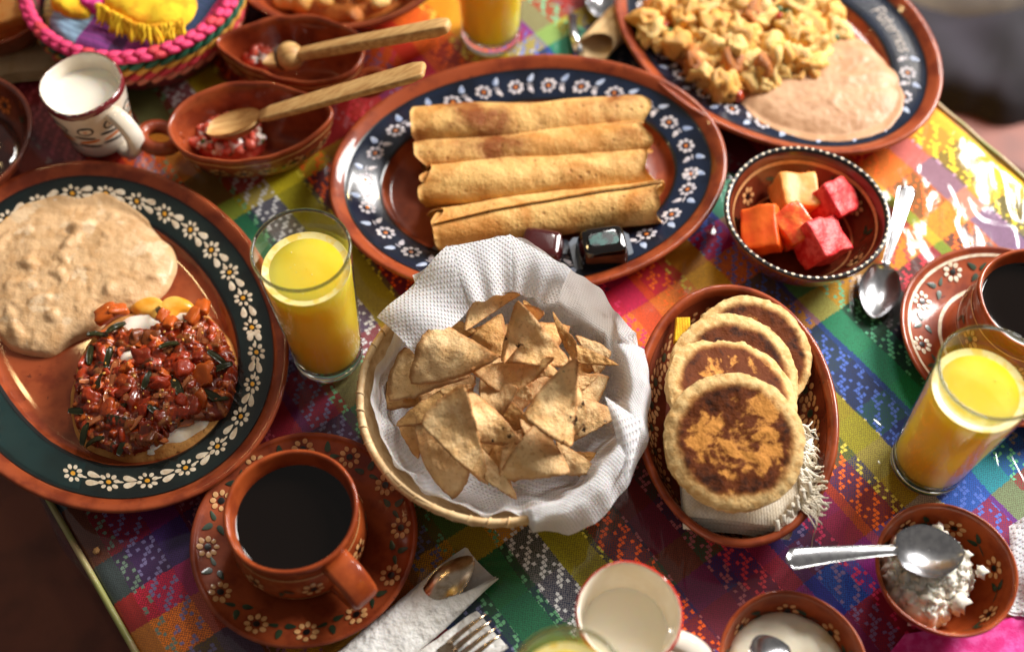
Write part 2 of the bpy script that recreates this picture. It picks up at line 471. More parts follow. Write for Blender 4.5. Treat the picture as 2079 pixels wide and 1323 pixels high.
def cloth_mat(name, ramp_t, ramp_s, rot, coat=1.0, t0=-0.4, t1=0.9, s0=-1.3, s1=0.4, cell=0.0031, gloss=0.08):
    t = NT(name)
    o = t.obj()
    mp = t.n('ShaderNodeMapping')
    mp.inputs['Rotation'].default_value = (0, 0, rot)
    t.l(o, mp.inputs['Vector'])
    sx = t.n('ShaderNodeSeparateXYZ')
    t.l(mp.outputs[0], sx.inputs[0])
    wob = t.math('MULTIPLY_ADD', t.noise(o, 9, 2), 0.010, -0.005)
    S = t.math('ADD', sx.outputs[0], wob)
    T = t.math('ADD', sx.outputs[1], wob)

    def ramp(val, a, b, stops):
        nd = t.n('ShaderNodeValToRGB')
        cr = nd.color_ramp
        cr.interpolation = 'CONSTANT'
        st = sorted(stops)
        for i, (p, c) in enumerate(st):
            p = (p - a) / (b - a)
            e = cr.elements[i] if i < 1 else (cr.elements[1] if i == 1 else cr.elements.new(p))
            e.position = max(0, min(1, p))
            e.color = lin(c)
        t.l(t.math('DIVIDE', t.math('SUBTRACT', val, a), b - a), nd.inputs[0])
        return nd.outputs[0]

    jit = t.math('MULTIPLY_ADD', t.noise(o, 700, 1), 0.004, -0.002)
    warp = ramp(t.math('ADD', T, jit), t0, t1, ramp_t)
    weft = ramp(t.math('ADD', S, jit), s0, s1, ramp_s)
    S = t.math('ADD', S, t.math('MULTIPLY_ADD', t.noise(o, 520, 2), 0.0026, -0.0013))
    T = t.math('ADD', T, t.math('MULTIPLY_ADD', t.noise(o, 470, 2), 0.0026, -0.0013))
    i = t.math('FLOOR', t.math('DIVIDE', S, cell))
    j = t.math('FLOOR', t.math('DIVIDE', T, cell))
    fi = t.math('FRACT', t.math('DIVIDE', S, cell))
    fj = t.math('FRACT', t.math('DIVIDE', T, cell))
    inb = t.math('MULTIPLY', t.math('MULTIPLY', t.math('GREATER_THAN', fi, 0.12), t.math('LESS_THAN', fi, 0.92)),
                 t.math('MULTIPLY', t.math('GREATER_THAN', fj, 0.1), t.math('LESS_THAN', fj, 0.9)))
    a = t.math('FLOORED_MODULO', t.math('ADD', i, j), 6.0)
    b = t.math('FLOORED_MODULO', t.math('SUBTRACT', i, t.math('MULTIPLY', j, 2.0)), 7.0)
    c = t.math('FLOORED_MODULO', t.math('ADD', t.math('MULTIPLY', i, 2.0), j), 5.0)
    m1 = t.math('MULTIPLY', t.math('LESS_THAN', a, 1.5), t.math('GREATER_THAN', b, 1.5))
    m2 = t.math('MULTIPLY', t.math('LESS_THAN', c, 0.5), t.math('LESS_THAN', b, 3.5))
    zone = t.math('GREATER_THAN', t.math('SINE', t.math('MULTIPLY', T, 2 * PI / 0.058)), -0.15)
    m = t.math('MULTIPLY', t.math('MULTIPLY', t.math('MAXIMUM', m1, m2), inb), zone)
    fine = t.math('MULTIPLY', t.math('SINE', t.math('MULTIPLY', S, 2 * PI / 0.0022)), t.math('SINE', t.math('MULTIPLY', T, 2 * PI / 0.0022)))
    fine = t.step(fine, -0.4, 0.4)
    dk = t.mix(0.55, warp, weft)
    dk = t.mix(1.0, dk, (0.55, 0.5, 0.5, 1), 'MULTIPLY')
    ground = t.mix(fine, dk, weft)
    pale_warp = t.mix(0.12, warp, (1, 1, 1, 1))  # motif threads: warp colour paled towards white
    cc = t.mix(m, ground, pale_warp)
    half = t.math('MULTIPLY', t.math('LESS_THAN', t.math('SINE', t.math('MULTIPLY', T, 2 * PI / 0.058)), -0.15), 0.5)
    cc = t.mix(half, cc, t.mix(fine, dk, warp))
    hs = t.n('ShaderNodeHueSaturation')
    hs.inputs['Saturation'].default_value = 1.2
    hs.inputs['Value'].default_value = 1.2
    t.l(cc, hs.inputs['Color'])
    t.l(hs.outputs[0], t.b.inputs['Base Color'])
    t.put(Roughness=0.75)
    h = t.math('ADD', t.math('MULTIPLY', fine, 0.4), m)
    t.l(t.bump(h, 0.35, 0.0006), t.b.inputs['Normal'])
    if coat:
        t.b.inputs['Coat Weight'].default_value = coat
        t.b.inputs['Coat Roughness'].default_value = gloss
        t.b.inputs['Coat IOR'].default_value = 1.5
        mp2 = t.n('ShaderNodeMapping')
        mp2.inputs['Rotation'].default_value = (0, 0, R(20))
        mp2.inputs['Scale'].default_value = (1.0, 0.45, 1)
        t.l(o, mp2.inputs['Vector'])
        w1 = t.noise(mp2.outputs[0], 9, 2, 0.5, 0.5)
        w2 = t.noise(mp2.outputs[0], 60, 2, 0.5, 1.2)
        crease = t.math('ABSOLUTE', t.math('SUBTRACT', t.noise(mp2.outputs[0], 22, 1, 0.4, 0.8), 0.5))
        hh = t.math('ADD', t.math('MULTIPLY_ADD', w2, 0.05, w1), t.math('MULTIPLY', t.step(crease, 0.06, 0.0), 0.05))
        t.l(t.bump(hh, 0.36, 0.018), t.b.inputs['Coat Normal'])
    return t.m


# ------------------------------------------------------------------ geometry helpers
def nz(p, s, o=0.0):
    return mn.noise(Vector((p[0] * s + o, p[1] * s - o, p[2] * s + 2 * o)))


def tag(o, label, cat, group=None, kind=None):
    if label:
        o['label'] = label
    if cat:
        o['category'] = cat
    if group:
        o['group'] = group
    if kind:
        o['kind'] = kind
    return o


def thing(name, label, cat, loc, group=None):
    o = bpy.data.objects.new(name, None)
    o.empty_display_size = 0.02
    col.objects.link(o)
    o.location = loc
    return tag(o, label, cat, group)


def mesh(name, verts, faces, mats, loc=(0, 0, 0), smooth=True, midx=None, uv=None):
    me = bpy.data.meshes.new(name)
    L = np.asarray(verts, float) - np.asarray(loc, float)
    me.from_pydata([tuple(v) for v in L], [], faces)
    for m in (mats if isinstance(mats, (list, tuple)) else [mats]):
        me.materials.append(m)
    if smooth:
        me.polygons.foreach_set('use_smooth', [True] * len(me.polygons))
    if midx is not None:
        me.polygons.foreach_set('material_index', midx)
    if uv is not None:
        ul = me.uv_layers.new(name='UVMap')
        li = np.zeros(len(me.loops), dtype=np.int32)
        me.loops.foreach_get('vertex_index', li)
        ul.data.foreach_set('uv', np.asarray(uv, float)[li].ravel())
    me.update()
    return me


def link(name, me, parent=None, loc=None, rot=None, scale=None):
    o = bpy.data.objects.new(name, me)
    col.objects.link(o)
    if parent is not None:
        o.parent = parent
    if loc is not None:
        o.location = loc
    if rot is not None:
        o.rotation_euler = rot
    if scale is not None:
        o.scale = scale
    return o


def base(o):
    """world position of a thing or of a part that shares its origin"""
    p = Vector((0, 0, 0))
    while o is not None:
        p = p + o.location
        o = o.parent
    return p


def part(name, parent, verts, faces, mats, smooth=True, midx=None, uv=None):
    return link(name, mesh(name, verts, faces, mats, base(parent), smooth, midx, uv), parent)


def solo(name, label, cat, loc, verts, faces, mats, group=None, smooth=True, midx=None, uv=None, kind=None):
    o = link(name, mesh(name, verts, faces, mats, loc, smooth, midx, uv), None, loc)
    return tag(o, label, cat, group, kind)


def crom(pts, n):
    """Catmull-Rom through points, n samples per span"""
    P = [np.array(p, float) for p in pts]
    P = [2 * P[0] - P[1]] + P + [2 * P[-1] - P[-2]]
    out = []
    for i in range(1, len(P) - 2):
        for k in range(n):
            t = k / n
            a, b, c, d = P[i - 1], P[i], P[i + 1], P[i + 2]
            out.append(0.5 * (2 * b + (c - a) * t + (2 * a - 5 * b + 4 * c - d) * t * t + (3 * b - a - 3 * c + d) * t ** 3))
    out.append(P[-2])
    return np.array(out)


def grid_faces(nu, nv, wrap_v=False, off=0, flip=False):
    f = []
    for i in range(nu - 1):
        for j in range(nv if wrap_v else nv - 1):
            a, b = off + i * nv + j, off + i * nv + (j + 1) % nv
            c, d = off + (i + 1) * nv + (j + 1) % nv, off + (i + 1) * nv + j
            f.append((a, b, c, d) if flip else (a, d, c, b))
    return f


def tube(pts, rad, n=8, cap=True):
    """swept tube through points; rad a number or a list"""
    P = [Vector(p) for p in pts]
    rr = rad if isinstance(rad, (list, tuple)) else [rad] * len(P)
    V, F = [], []
    ref = Vector((0, 0, 1))
    for i, p in enumerate(P):
        t = (P[min(i + 1, len(P) - 1)] - P[max(i - 1, 0)]).normalized()
        if abs(t.dot(ref)) > 0.93:
            ref = Vector((1, 0, 0)) if abs(t.x) < 0.7 else Vector((0, 1, 0))
        a = t.cross(ref).normalized()
        b = a.cross(t).normalized()
        ref = b
        for k in range(n):
            q = p + (a * math.cos(2 * PI * k / n) + b * math.sin(2 * PI * k / n)) * rr[i]
            V.append(tuple(q))
    F = grid_faces(len(P), n, True)
    if cap:
        V += [tuple(P[0]), tuple(P[-1])]
        c0, c1 = len(V) - 2, len(V) - 1
        e = (len(P) - 1) * n
        for k in range(n):
            F.append((c0, k, (k + 1) % n))
            F.append((c1, e + (k + 1) % n, e + k))
    return V, F


def join(parts):
    V, F = [], []
    for v, f in parts:
        o = len(V)
        V += [tuple(p) for p in v]
        F += [tuple(i + o for i in q) for q in f]
    return V, F


def box(c, sx, sy, sz, rz=0.0, bev=0.15):
    """box with chamfered vertical edges and top/bottom"""
    b = bev * min(sx, sy)
    bz = min(b * 0.6, sz * 0.3)
    V = []
    for (z, ins) in ((-sz / 2, bz), (-sz / 2 + bz, 0), (sz / 2 - bz, 0), (sz / 2, bz)):
        hx, hy = sx / 2 - ins, sy / 2 - ins
        for x, y in ((hx - b, -hy), (hx, -hy + b), (hx, hy - b), (hx - b, hy), (-hx + b, hy), (-hx, hy - b), (-hx, -hy + b), (-hx + b, -hy)):
            V.append((c[0] + x * math.cos(rz) - y * math.sin(rz), c[1] + x * math.sin(rz) + y * math.cos(rz), c[2] + z))
    F = grid_faces(4, 8, True, flip=True)
    F.append(tuple(range(7, -1, -1)))
    F.append(tuple(range(24, 32)))
    return V, F


def oval(a, b, phi=0.0):
    return lambda th: a * b / math.sqrt((b * math.cos(th - phi)) ** 2 + (a * math.sin(th - phi)) ** 2)


def polar(pts, c, wide=4):
    """radius function through outline points round c"""
    A = sorted((math.atan2(y - c[1], x - c[0]) % (2 * PI), math.hypot(x - c[0], y - c[1])) for x, y in pts)
    an = np.array([A[-1][0] - 2 * PI, A[-1][0] - 2 * PI] + [a for a, r in A] + [A[0][0] + 2 * PI])
    an[0] = A[-2][0] - 2 * PI
    rr = np.array([A[-2][1], A[-1][1]] + [r for a, r in A] + [A[0][1]])
    th = np.linspace(0, 2 * PI, 361)
    v = np.interp(th, an, rr)
    k = wide + 1.0 - np.abs(np.arange(-wide, wide + 1))
    k /= k.sum()
    v2 = np.convolve(np.concatenate([v[-wide - 1:-1], v, v[1:wide + 1]]), k, 'valid')
    return lambda t: float(np.interp(t % (2 * PI), th, v2))


class Vessel:
    """a thrown dish: profile of (inset from the outline, height) from the inner floor, over the lip, down to the foot"""

    def __init__(self, parent, cx, cy, z0, rad, prof, m, n=5, nth=112, wob=0.004, name='body', floor_dip=0.0):
        self.cx, self.cy, self.z0, self.wob = cx, cy, z0, wob
        self.rad0 = rad if callable(rad) else (lambda th, r=rad: r)
        self.ph = rnd.uniform(0, 6)
        self.P = crom(prof, n)
        d = np.linalg.norm(np.diff(self.P, axis=0), axis=1)
        self.S = np.concatenate([[0], np.cumsum(d)])
        self.floor_dip = floor_dip
        V = []
        ths = [2 * PI * j / nth for j in range(nth)]
        for off, z in self.P:
            for th in ths:
                V.append(self.pt(th, off, z))
        F = grid_faces(len(self.P), nth, True)
        # inner floor
        o0, zf = self.P[0]
        rings = [0.8, 0.6, 0.4, 0.2]
        st = len(V)
        for k in rings:
            for th in ths:
                r = (self.rad(th) - o0) * k
                V.append((cx + r * math.cos(th), cy + r * math.sin(th), z0 + zf - floor_dip * (1 - k)))
        V.append((cx, cy, z0 + zf - floor_dip))
        prev = 0
        for q in range(len(rings)):
            cur = st + q * nth
            for j in range(nth):
                F.append((prev + j, prev + (j + 1) % nth, cur + (j + 1) % nth, cur + j))
            prev = cur
        ce = len(V) - 1
        for j in range(nth):
            F.append((prev + j, prev + (j + 1) % nth, ce))
        e = (len(self.P) - 1) * nth
        V.append((cx, cy, z0 + self.P[-1][1]))
        for j in range(nth):
            F.append((e + (j + 1) % nth, e + j, len(V) - 1))
        self.parent = parent
        self.body = part(name, parent, V, F, m)

    def rad(self, th):
        return self.rad0(th) * (1 + self.wob * math.sin(2 * th + self.ph) + self.wob * 0.5 * math.sin(5 * th + 2 * self.ph))

    def pt(self, th, off, z):
        r = self.rad(th) - off
        zz = self.z0 + z + (self.wob * 0.25 * math.sin(3 * th + self.ph) * (z / 0.03) * 0.6)
        return (self.cx + r * math.cos(th), self.cy + r * math.sin(th), zz)

    def at(self, th, s, lift=0.0):
        off = float(np.interp(s, self.S, self.P[:, 0]))
        z = float(np.interp(s, self.S, self.P[:, 1]))
        p = np.array(self.pt(th, off, z))
        if lift:
            q = np.array(self.at(th + 0.01, s))
            ds = 0.0006
            t0 = np.array(self.at(th, max(0, s - ds)))
            t1 = np.array(self.at(th, min(self.S[-1], s + ds)))
            nrm = np.cross(t1 - t0, q - p)
            p = p + nrm / (np.linalg.norm(nrm) + 1e-12) * lift
        return tuple(p)

    def s_off(self, off):
        """arc length at an inset on the inner wall"""
        k = int(np.argmin(self.P[:, 0]))
        return float(np.interp(-off, -self.P[:k + 1, 0], self.S[:k + 1]))

    def s_out(self, z):
        """arc length at a height on the outer wall"""
        k = int(np.argmax(self.P[:, 1]))
        return float(np.interp(-z, -self.P[k:, 1], self.S[k:]))

    def height(self, x, y):
        th = math.atan2(y - self.cy, x - self.cx)
        off = self.rad(th) - math.hypot(x - self.cx, y - self.cy)
        k = int(np.argmax(self.P[:, 1]))
        if off >= self.P[0, 0]:
            return self.z0 + self.P[0, 1]
        return self.z0 + float(np.interp(-off, -self.P[:k + 1, 0], self.P[:k + 1, 1]))

    def band(self, name, s0, s1, m, lift=0.0003, th0=0.0, th1=2 * PI, nth=140, ns=8, jag=0.0):
        full = abs(th1 - th0 - 2 * PI) < 1e-6
        V = []
        N = nth if full else nth + 1
        for i in range(ns + 1):
            for j in range(N):
                th = th0 + (th1 - th0) * j / nth
                s = s0 + (s1 - s0) * i / ns
                if jag and i in (0, ns):
                    s += jag * (mn.noise(Vector((th * 6, i, 3))) + 0.5 * mn.noise(Vector((th * 17, i, 5))))
                V.append(self.at(th, s, lift))
        return part(name, self.parent, V, grid_faces(ns + 1, N, full), m)

    def decal(self, name, th, s, rot, shapes, mats, lift=0.0006, parent=None):
        """flat brush marks laid on the surface: shapes = [(points, material index, centre lift)]"""
        r = math.hypot(self.at(th, s)[0] - self.cx, self.at(th, s)[1] - self.cy)
        c, sn = math.cos(rot), math.sin(rot)
        V, F, MI = [], [], []
        for pts, mi, dome in shapes:
            o = len(V)
            cxm = sum(p[0] for p in pts) / len(pts)
            cym = sum(p[1] for p in pts) / len(pts)
            for x, y in list(pts) + [(cxm, cym)]:
                X, Y = x * c - y * sn, x * sn + y * c
                V.append(self.at(th + X / r, s + Y, lift))
            V[-1] = self.at(th + (cxm * c - cym * sn) / r, s + cxm * sn + cym * c, lift + dome)
            n = len(pts)
            for k in range(n):
                F.append((o + (k + 1) % n, o + k, o + n))
                MI.append(mi)
        return part(name, self.parent if parent is None else parent, V, F, mats, True, MI)


def dot(x, y, rx, ry=None, rot=0.0, n=10):
    ry = rx if ry is None else ry
    return [(x + rx * math.cos(a) * math.cos(rot) - ry * math.sin(a) * math.sin(rot),
             y + rx * math.cos(a) * math.sin(rot) + ry * math.sin(a) * math.cos(rot)) for a in (2 * PI * k / n for k in range(n))]


def tear(x, y, L, w, rot):
    """teardrop brush stroke, blunt end at x, y"""
    pts = []
    for k in range(14):
        a = 2 * PI * k / 14
        u = math.cos(a)
        px = (1 - u) / 2 * L
        py = w * math.sin(a) * (0.35 + 0.65 * (1 + u) / 2)
        pts.append((x + px * math.cos(rot) - py * math.sin(rot), y + px * math.sin(rot) + py * math.cos(rot)))
    return pts


def flower(Rf, n, rp, rc, elong=1.25, jitter=0.12):
    sh = []
    a0 = rnd.uniform(0, 6)
    for k in range(n):
        a = a0 + 2 * PI * k / n + rnd.uniform(-jitter, jitter) * 0.6
        rr = Rf * (1 + rnd.uniform(-jitter, jitter) * 0.5)
        q = rp * (1 + rnd.uniform(-jitter, jitter))
        sh.append((dot(rr * math.cos(a), rr * math.sin(a), q * elong, q, a), 0, 0.0003))
    sh.append((dot(0, 0, rc), 1, 0.0003))
    return sh


def blob(name, outline, zfun, H, c=None, nr=22, nth=110, p=2.6, lump=0.0, ls=60, edge=0.0, seed=0.0, lump2=0.0, ls2=160):
    """heap spread over an outline: returns verts, faces"""
    if c is None:
        c = (sum(q[0] for q in outline) / len(outline), sum(q[1] for q in outline) / len(outline))
    rf = polar(outline, c)
    V = [None]
    for i in range(1, nr + 1):
        k = i / nr
        for j in range(nth):
            th = 2 * PI * j / nth
            r = rf(th) * (1 + edge * mn.noise(Vector((math.cos(th) * 4 + seed, math.sin(th) * 4, seed)))) * k
            x, y = c[0] + r * math.cos(th), c[1] + r * math.sin(th)
            h = H * (max(0.0, 1 - k ** p)) ** 0.5
            q = (x, y, 0)
            h += (lump * nz(q, ls, seed) + lump2 * nz(q, ls2, seed + 3)) * min(1, (1 - k) * 5 + 0.05)
            V.append((x, y, zfun(x, y) + h - (0.001 if i == nr else 0)))
    V[0] = (c[0], c[1], zfun(*c) + H + lump * nz((c[0], c[1], 0), ls, seed))
    F = [(0, 1 + j, 1 + (j + 1) % nth) for j in range(nth)]
    for i in range(nr - 1):
        for j in range(nth):
            a = 1 + i * nth
            F.append((a + j, a + nth + j, a + nth + (j + 1) % nth, a + (j + 1) % nth))
    return V, F


def ico(sub=2):
    import bmesh
    bm = bmesh.new()
    bmesh.ops.create_icosphere(bm, subdivisions=sub, radius=1)
    V = [tuple(v.co) for v in bm.verts]
    F = [tuple(v.index for v in f.verts) for f in bm.faces]
    bm.free()
    return V, F


ICO1, ICO2, ICO3 = ico(1), ico(2), ico(3)


def chunk_mesh(name, m, seed, boxy=0.5, amp=0.22, freq=1.6, src=ICO2, smooth=True):
    """unit-sized irregular piece, shared between copies"""
    V = []
    for v in src[0]:
        v = Vector(v)
        mx = max(abs(v.x), abs(v.y), abs(v.z))
        q = v * (1 - boxy) + v / mx * boxy * 0.8
        q = q * (1 + amp * mn.noise(v * freq + Vector((seed * 3.1, seed, -seed))) + amp * 0.5 * mn.noise(v * freq * 2.7 + Vector((seed, 9, seed))))
        V.append(tuple(q))
    return mesh(name, V, src[1], m, smooth=smooth)


def flat_chip_mesh(name, m, seed, bend=0.8):
    """unit strip piece, curved: pepper skins and onion slivers"""
    V, F = [], []
    nu, nv = 9, 5
    for sgn in (1, -1):
        for i in range(nu):
            for j in range(nv):
                x = -1 + 2 * i / (nu - 1)
                y = (-1 + 2 * j / (nv - 1)) * 0.34 * (1 - 0.5 * abs(x) ** 3)
                z = bend * (0.5 - x * x * 0.55) * 0.5 - 0.5 * y * y + 0.06 * sgn + 0.1 * mn.noise(Vector((x * 1.5 + seed, y * 3, seed)))
                V.append((x, y, z))
    n = nu * nv
    F += grid_faces(nu, nv, flip=False) + grid_faces(nu, nv, off=n, flip=True)
    ring = [i * nv for i in range(nu)] + [(nu - 1) * nv + j for j in range(1, nv)] + [i * nv + nv - 1 for i in range(nu - 2, -1, -1)] + [j for j in range(nv - 2, 0, -1)]
    for a, b in zip(ring, ring[1:] + ring[:1]):
        F.append((a, b, b + n, a + n))
    return mesh(name, V, F, m)


# ------------------------------------------------------------------ the setting
FZ = -0.75
f = solo('floor', 'dark brown tiled floor', None, (0, 0, FZ), [(-6, -6, FZ), (6, -6, FZ), (6, 6, FZ), (-6, 6, FZ)], [(0, 1, 2, 3)], FLOORM, kind='structure')

AX = R(-54)
dS = np.array([math.cos(AX), math.sin(AX)])
dT = np.array([-math.sin(AX), math.cos(AX)])
TL, TRt = -0.076, 0.742      # the two long edges of the table, measured across it
S0, S1 = -1.15, 0.42         # its ends


def st(s, t, z=0.0):
    q = s * dS + t * dT
    return (float(q[0]), float(q[1]), z)


tb = thing('dining_table', 'dark wooden table under the woven cloth, its corner edge showing', 'table', st(-0.35, 0.33, FZ))
v, f = box(st((S0 + S1) / 2, (TL + TRt) / 2, -0.020), S1 - S0 - 0.012, TRt - TL - 0.012, 0.03, AX, 0.02)
part('table_top', tb, v, f, DARKWOOD, False)
for s in (S0 + 0.08, S1 - 0.08):
    for t in (TL + 0.08, TRt - 0.08):
        p = st(s, t)
        v, f = tube([(p[0], p[1], FZ), (p[0], p[1], FZ + 0.3), (p[0], p[1], -0.033)], [0.022, 0.028, 0.034], 10)
        part('leg', tb, v, f, DARKWOOD)

RT_ = [(-0.40, (40, 80, 50)), (-0.052, (76, 58, 118)), (-0.008, (120, 22, 44)), (0.03, (96, 64, 34)), (0.058, (168, 24, 50)), (0.104, (44, 48, 104)),
       (0.137, (44, 132, 74)), (0.177, (206, 206, 206)), (0.202, (216, 206, 66)), (0.231, (238, 100, 46)), (0.256, (132, 18, 36)), (0.300, (196, 24, 44)),
       (0.335, (84, 44, 112)), (0.365, (204, 24, 84)), (0.394, (244, 110, 36)), (0.426, (222, 206, 78)), (0.462, (30, 80, 176)), (0.496, (74, 176, 128)),
       (0.535, (54, 40, 44)), (0.575, (208, 34, 54)), (0.622, (176, 196, 66)), (0.634, (252, 116, 40)), (0.670, (176, 134, 170)), (0.694, (252, 220, 76)), (0.73, (252, 220, 76))]
RS_ = [(-1.3, (120, 20, 36)), (-0.76, (244, 110, 44)), (-0.695, (166, 44, 36)), (-0.655, (176, 160, 70)), (-0.63, (34, 44, 66)), (-0.56, (64, 36, 80)), (-0.47, (130, 24, 44)),
       (-0.42, (60, 34, 70)), (-0.385, (206, 30, 66)), (-0.362, (238, 130, 42)), (-0.327, (104, 84, 38)), (-0.288, (214, 152, 46)), (-0.262, (26, 44, 36)), (-0.222, (24, 34, 58)),
       (-0.19, (30, 74, 52)), (-0.160, (34, 44, 92)), (-0.132, (88, 22, 58)), (-0.106, (34, 84, 172)), (-0.074, (140, 24, 46)), (-0.03, (206, 28, 96)), (0.06, (44, 84, 66)), (0.2, (150, 30, 50))]
CLOTH = cloth_mat('woven_plaid_under_plastic', RT_, RS_, R(54), 1.0)


def cloth_height(s, t):
    q = (s, t, 0)
    return 0.0009 * nz(q, 14, 2) + 0.0006 * nz(q, 40, 5)


ns_, nt_ = 190, 110
prof_t = [(TL - 0.012, -0.26), (TL - 0.010, -0.12), (TL - 0.006, -0.03), (TL - 0.002, -0.006)]
prof = [(a, b) for a, b in prof_t] + [(TL + 0.003 + (TRt - TL - 0.006) * k / nt_, 0.0) for k in range(nt_ + 1)] + [(TRt + 0.002, -0.006), (TRt + 0.006, -0.03), (TRt + 0.010, -0.12), (TRt + 0.012, -0.26)]
V = []
for i in range(ns_ + 1):
    s = S0 + (S1 - S0) * i / ns_
    for (t, z) in prof:
        wv = 0.0
        if z < 0:
            wv = 0.012 * math.sin(s * 34) * min(1, -z / 0.12) * (1 if t > 0.3 else -1)
            V.append(st(s, t + wv, z))
        else:
            V.append(st(s, t, cloth_height(s, t)))
cloth = solo('tablecloth', 'multicoloured woven plaid tablecloth under a glossy clear plastic cover', 'tablecloth', (0, 0, 0), V, grid_faces(ns_ + 1, len(prof)), CLOTH)

HEM = mat('cloth_hem', (196, 160, 128), (150, 150, 84), rough=0.5, ns=14, lo=0.42, hi=0.58, coat=0.2)
for tt in (TL, TRt):
    pts = [st(S0 + (S1 - S0) * k / 160, tt - (0.0012 if tt < 0.3 else -0.0012), 0.0002 + 0.0006 * math.sin(k * 1.3)) for k in range(161)]
    v, f = tube(pts, 0.0024, 8)
    part('hem', cloth, v, f, HEM)

# pieces of furniture beyond the table edges
ch = thing('bench', 'red-brown wooden bench beyond the far table edge', 'bench', (0.5678, 0.9752, -0.3000)[:2] + (FZ,))
bx, by = (0.5743, 0.9759, -0.3100)[:2]
v, f = box((bx + 0.1, by + 0.02, -0.325), 0.62, 0.26, 0.04, R(-40), 0.05)
part('seat', ch, v, f, SEATWOOD, False)
for dx, dy in ((-0.13, 0.18), (0.30, -0.17), (-0.06, 0.26), (0.36, -0.08)):
    v, f = tube([(bx + dx, by + dy, FZ), (bx + dx, by + dy, -0.345)], 0.02, 8)
    part('leg', ch, v, f, SEATWOOD)
jx, jy = (0.5714, 1.0467, -0.2600)[:2]
o_ = [(jx + dx, jy + dy) for dx, dy in ((-0.22, 0.10), (-0.2, -0.02), (-0.05, -0.055), (0.12, -0.045), (0.3, -0.06), (0.33, 0.06), (0.1, 0.08), (-0.06, 0.14))]
v, f = blob('jacket', o_, lambda x, y: -0.304, 0.06, nr=14, nth=60, lump=0.02, ls=14, edge=0.15)
solo('jacket', 'dark jacket lying folded on the red-brown bench', 'jacket', (jx, jy, -0.3), v, f, JACKET)
gx, gy = (0.5997, 1.1129, -0.2600)[:2]
o_ = [(gx + dx, gy + dy) for dx, dy in ((-0.16, 0.1), (-0.14, 0.0), (0.05, -0.025), (0.3, -0.06), (0.3, 0.12), (0.05, 0.16))]
v, f = blob('bag', o_, lambda x, y: -0.31, 0.10, nr=14, nth=60, lump=0.02, ls=14, edge=0.1)
solo('cloth_bag', 'grey cloth bag behind the dark jacket', 'bag', (gx, gy, -0.3), v, f, GREYCL)
cx_, cy_ = (-0.4609, 0.3820, -0.3100)[:2]
ch = thing('chair', 'dark wooden chair beside the near table edge', 'chair', (cx_, cy_, FZ))
v, f = box((cx_ - 0.04, cy_ - 0.03, -0.335), 0.40, 0.40, 0.035, AX, 0.08)
part('seat', ch, v, f, SEATWOOD, False)
for dx, dy in ((-0.22, 0.0), (0.02, -0.22), (0.0, 0.13), (0.16, -0.05)):
    v, f = tube([(cx_ - 0.04 + dx, cy_ - 0.03 + dy, FZ), (cx_ - 0.04 + dx, cy_ - 0.03 + dy, -0.352)], 0.018, 8)
    part('leg', ch, v, f, SEATWOOD)


# ------------------------------------------------------------------ dishes
PLATE = [(0.058, 0.009), (0.050, 0.0098), (0.046, 0.0125), (0.042, 0.0160), (0.030, 0.0190), (0.017, 0.0220), (0.0135, 0.0232), (0.010, 0.0258), (0.005, 0.0290),
         (0.0015, 0.0296), (0.0, 0.0275), (0.002, 0.0240), (0.012, 0.0170), (0.034, 0.0070), (0.046, 0.0030), (0.05, 0.0)]


def plate(name, label, cx, cy, a, b, phi, band_m, petals, centre, leafm, skip, step, leaf_style, clay=CLAY, outline_m=BLACK_P):
    t = thing(name, label, 'plate', (cx, cy, 0.0012), 'oval painted plates')
    Vs = Vessel(t, cx, cy, 0.0012, oval(a, b, phi), PLATE, clay, n=4, nth=128)
    s0, s1 = Vs.s_off(0.0435), Vs.s_off(0.0125)
    rb_ = Vs.rim_band = Vs.band('rim_band', s0 + 0.0022, s1 - 0.0012, band_m, 0.0003)
    Vs.band('inner_line', s0, s0 + 0.0026, outline_m, 0.0004, jag=0.0004)
    Vs.band('outer_line', s1 - 0.0016, s1, outline_m, 0.0004, jag=0.0004)
    sm = (s0 + s1) / 2
    # walk round the rim in equal steps
    th, k = 0.0, 0
    N = 720
    acc = 0.0
    prev = Vs.at(0, sm)
    nxt = 0.0
    for i in range(N):
        th = 2 * PI * i / N
        p = Vs.at(th, sm)
        acc += math.dist(p, prev)
        prev = p
        if acc >= nxt:
            nxt += step
            k += 1
            if any(lo <= math.degrees(th) % 360 <= hi for lo, hi in skip):
                continue
            r = math.hypot(p[0] - cx, p[1] - cy)
            if leaf_style == 'tear':
                Vs.decal('painted_flower', th, sm + rnd.uniform(-1, 1) * 0.0008, 0, flower(0.0058, 8, 0.0017, 0.0019, 1.3), [petals, centre], parent=rb_)
                dth = step / 2 / r
                Vs.decal('painted_leaves', th + dth, sm, 0,
                         [(tear(-0.004, 0.0045, 0.0105, 0.0036, R(rnd.uniform(-22, -8))), 0, 0.0003), (tear(-0.004, -0.0045, 0.0105, 0.0036, R(rnd.uniform(8, 22))), 0, 0.0003),
                          (dot(-0.0065, 0.0, 0.003, 0.0009, 0), 0, 0.0002)], [leafm, leafm], parent=rb_)
            else:
                Vs.decal('painted_flower', th, sm - 0.0018 + rnd.uniform(-1, 1) * 0.0008, 0, flower(0.0055, 8, 0.0018, 0.0016, 1.05), [petals, centre], parent=rb_)
                dth = step / 2 / r
                Vs.decal('painted_leaves', th + dth, sm, 0,
                         [(tear(0.003, 0.0030, 0.0085, 0.0032, R(115)), 0, 0.0003), (tear(0.003, -0.0020, 0.0080, 0.0030, R(-125)), 1, 0.0003), (dot(0.0025, 0.0, 0.0030, 0.0006, 0), 1, 0.0002)], [leafm, petals], parent=rb_)
    return t, Vs


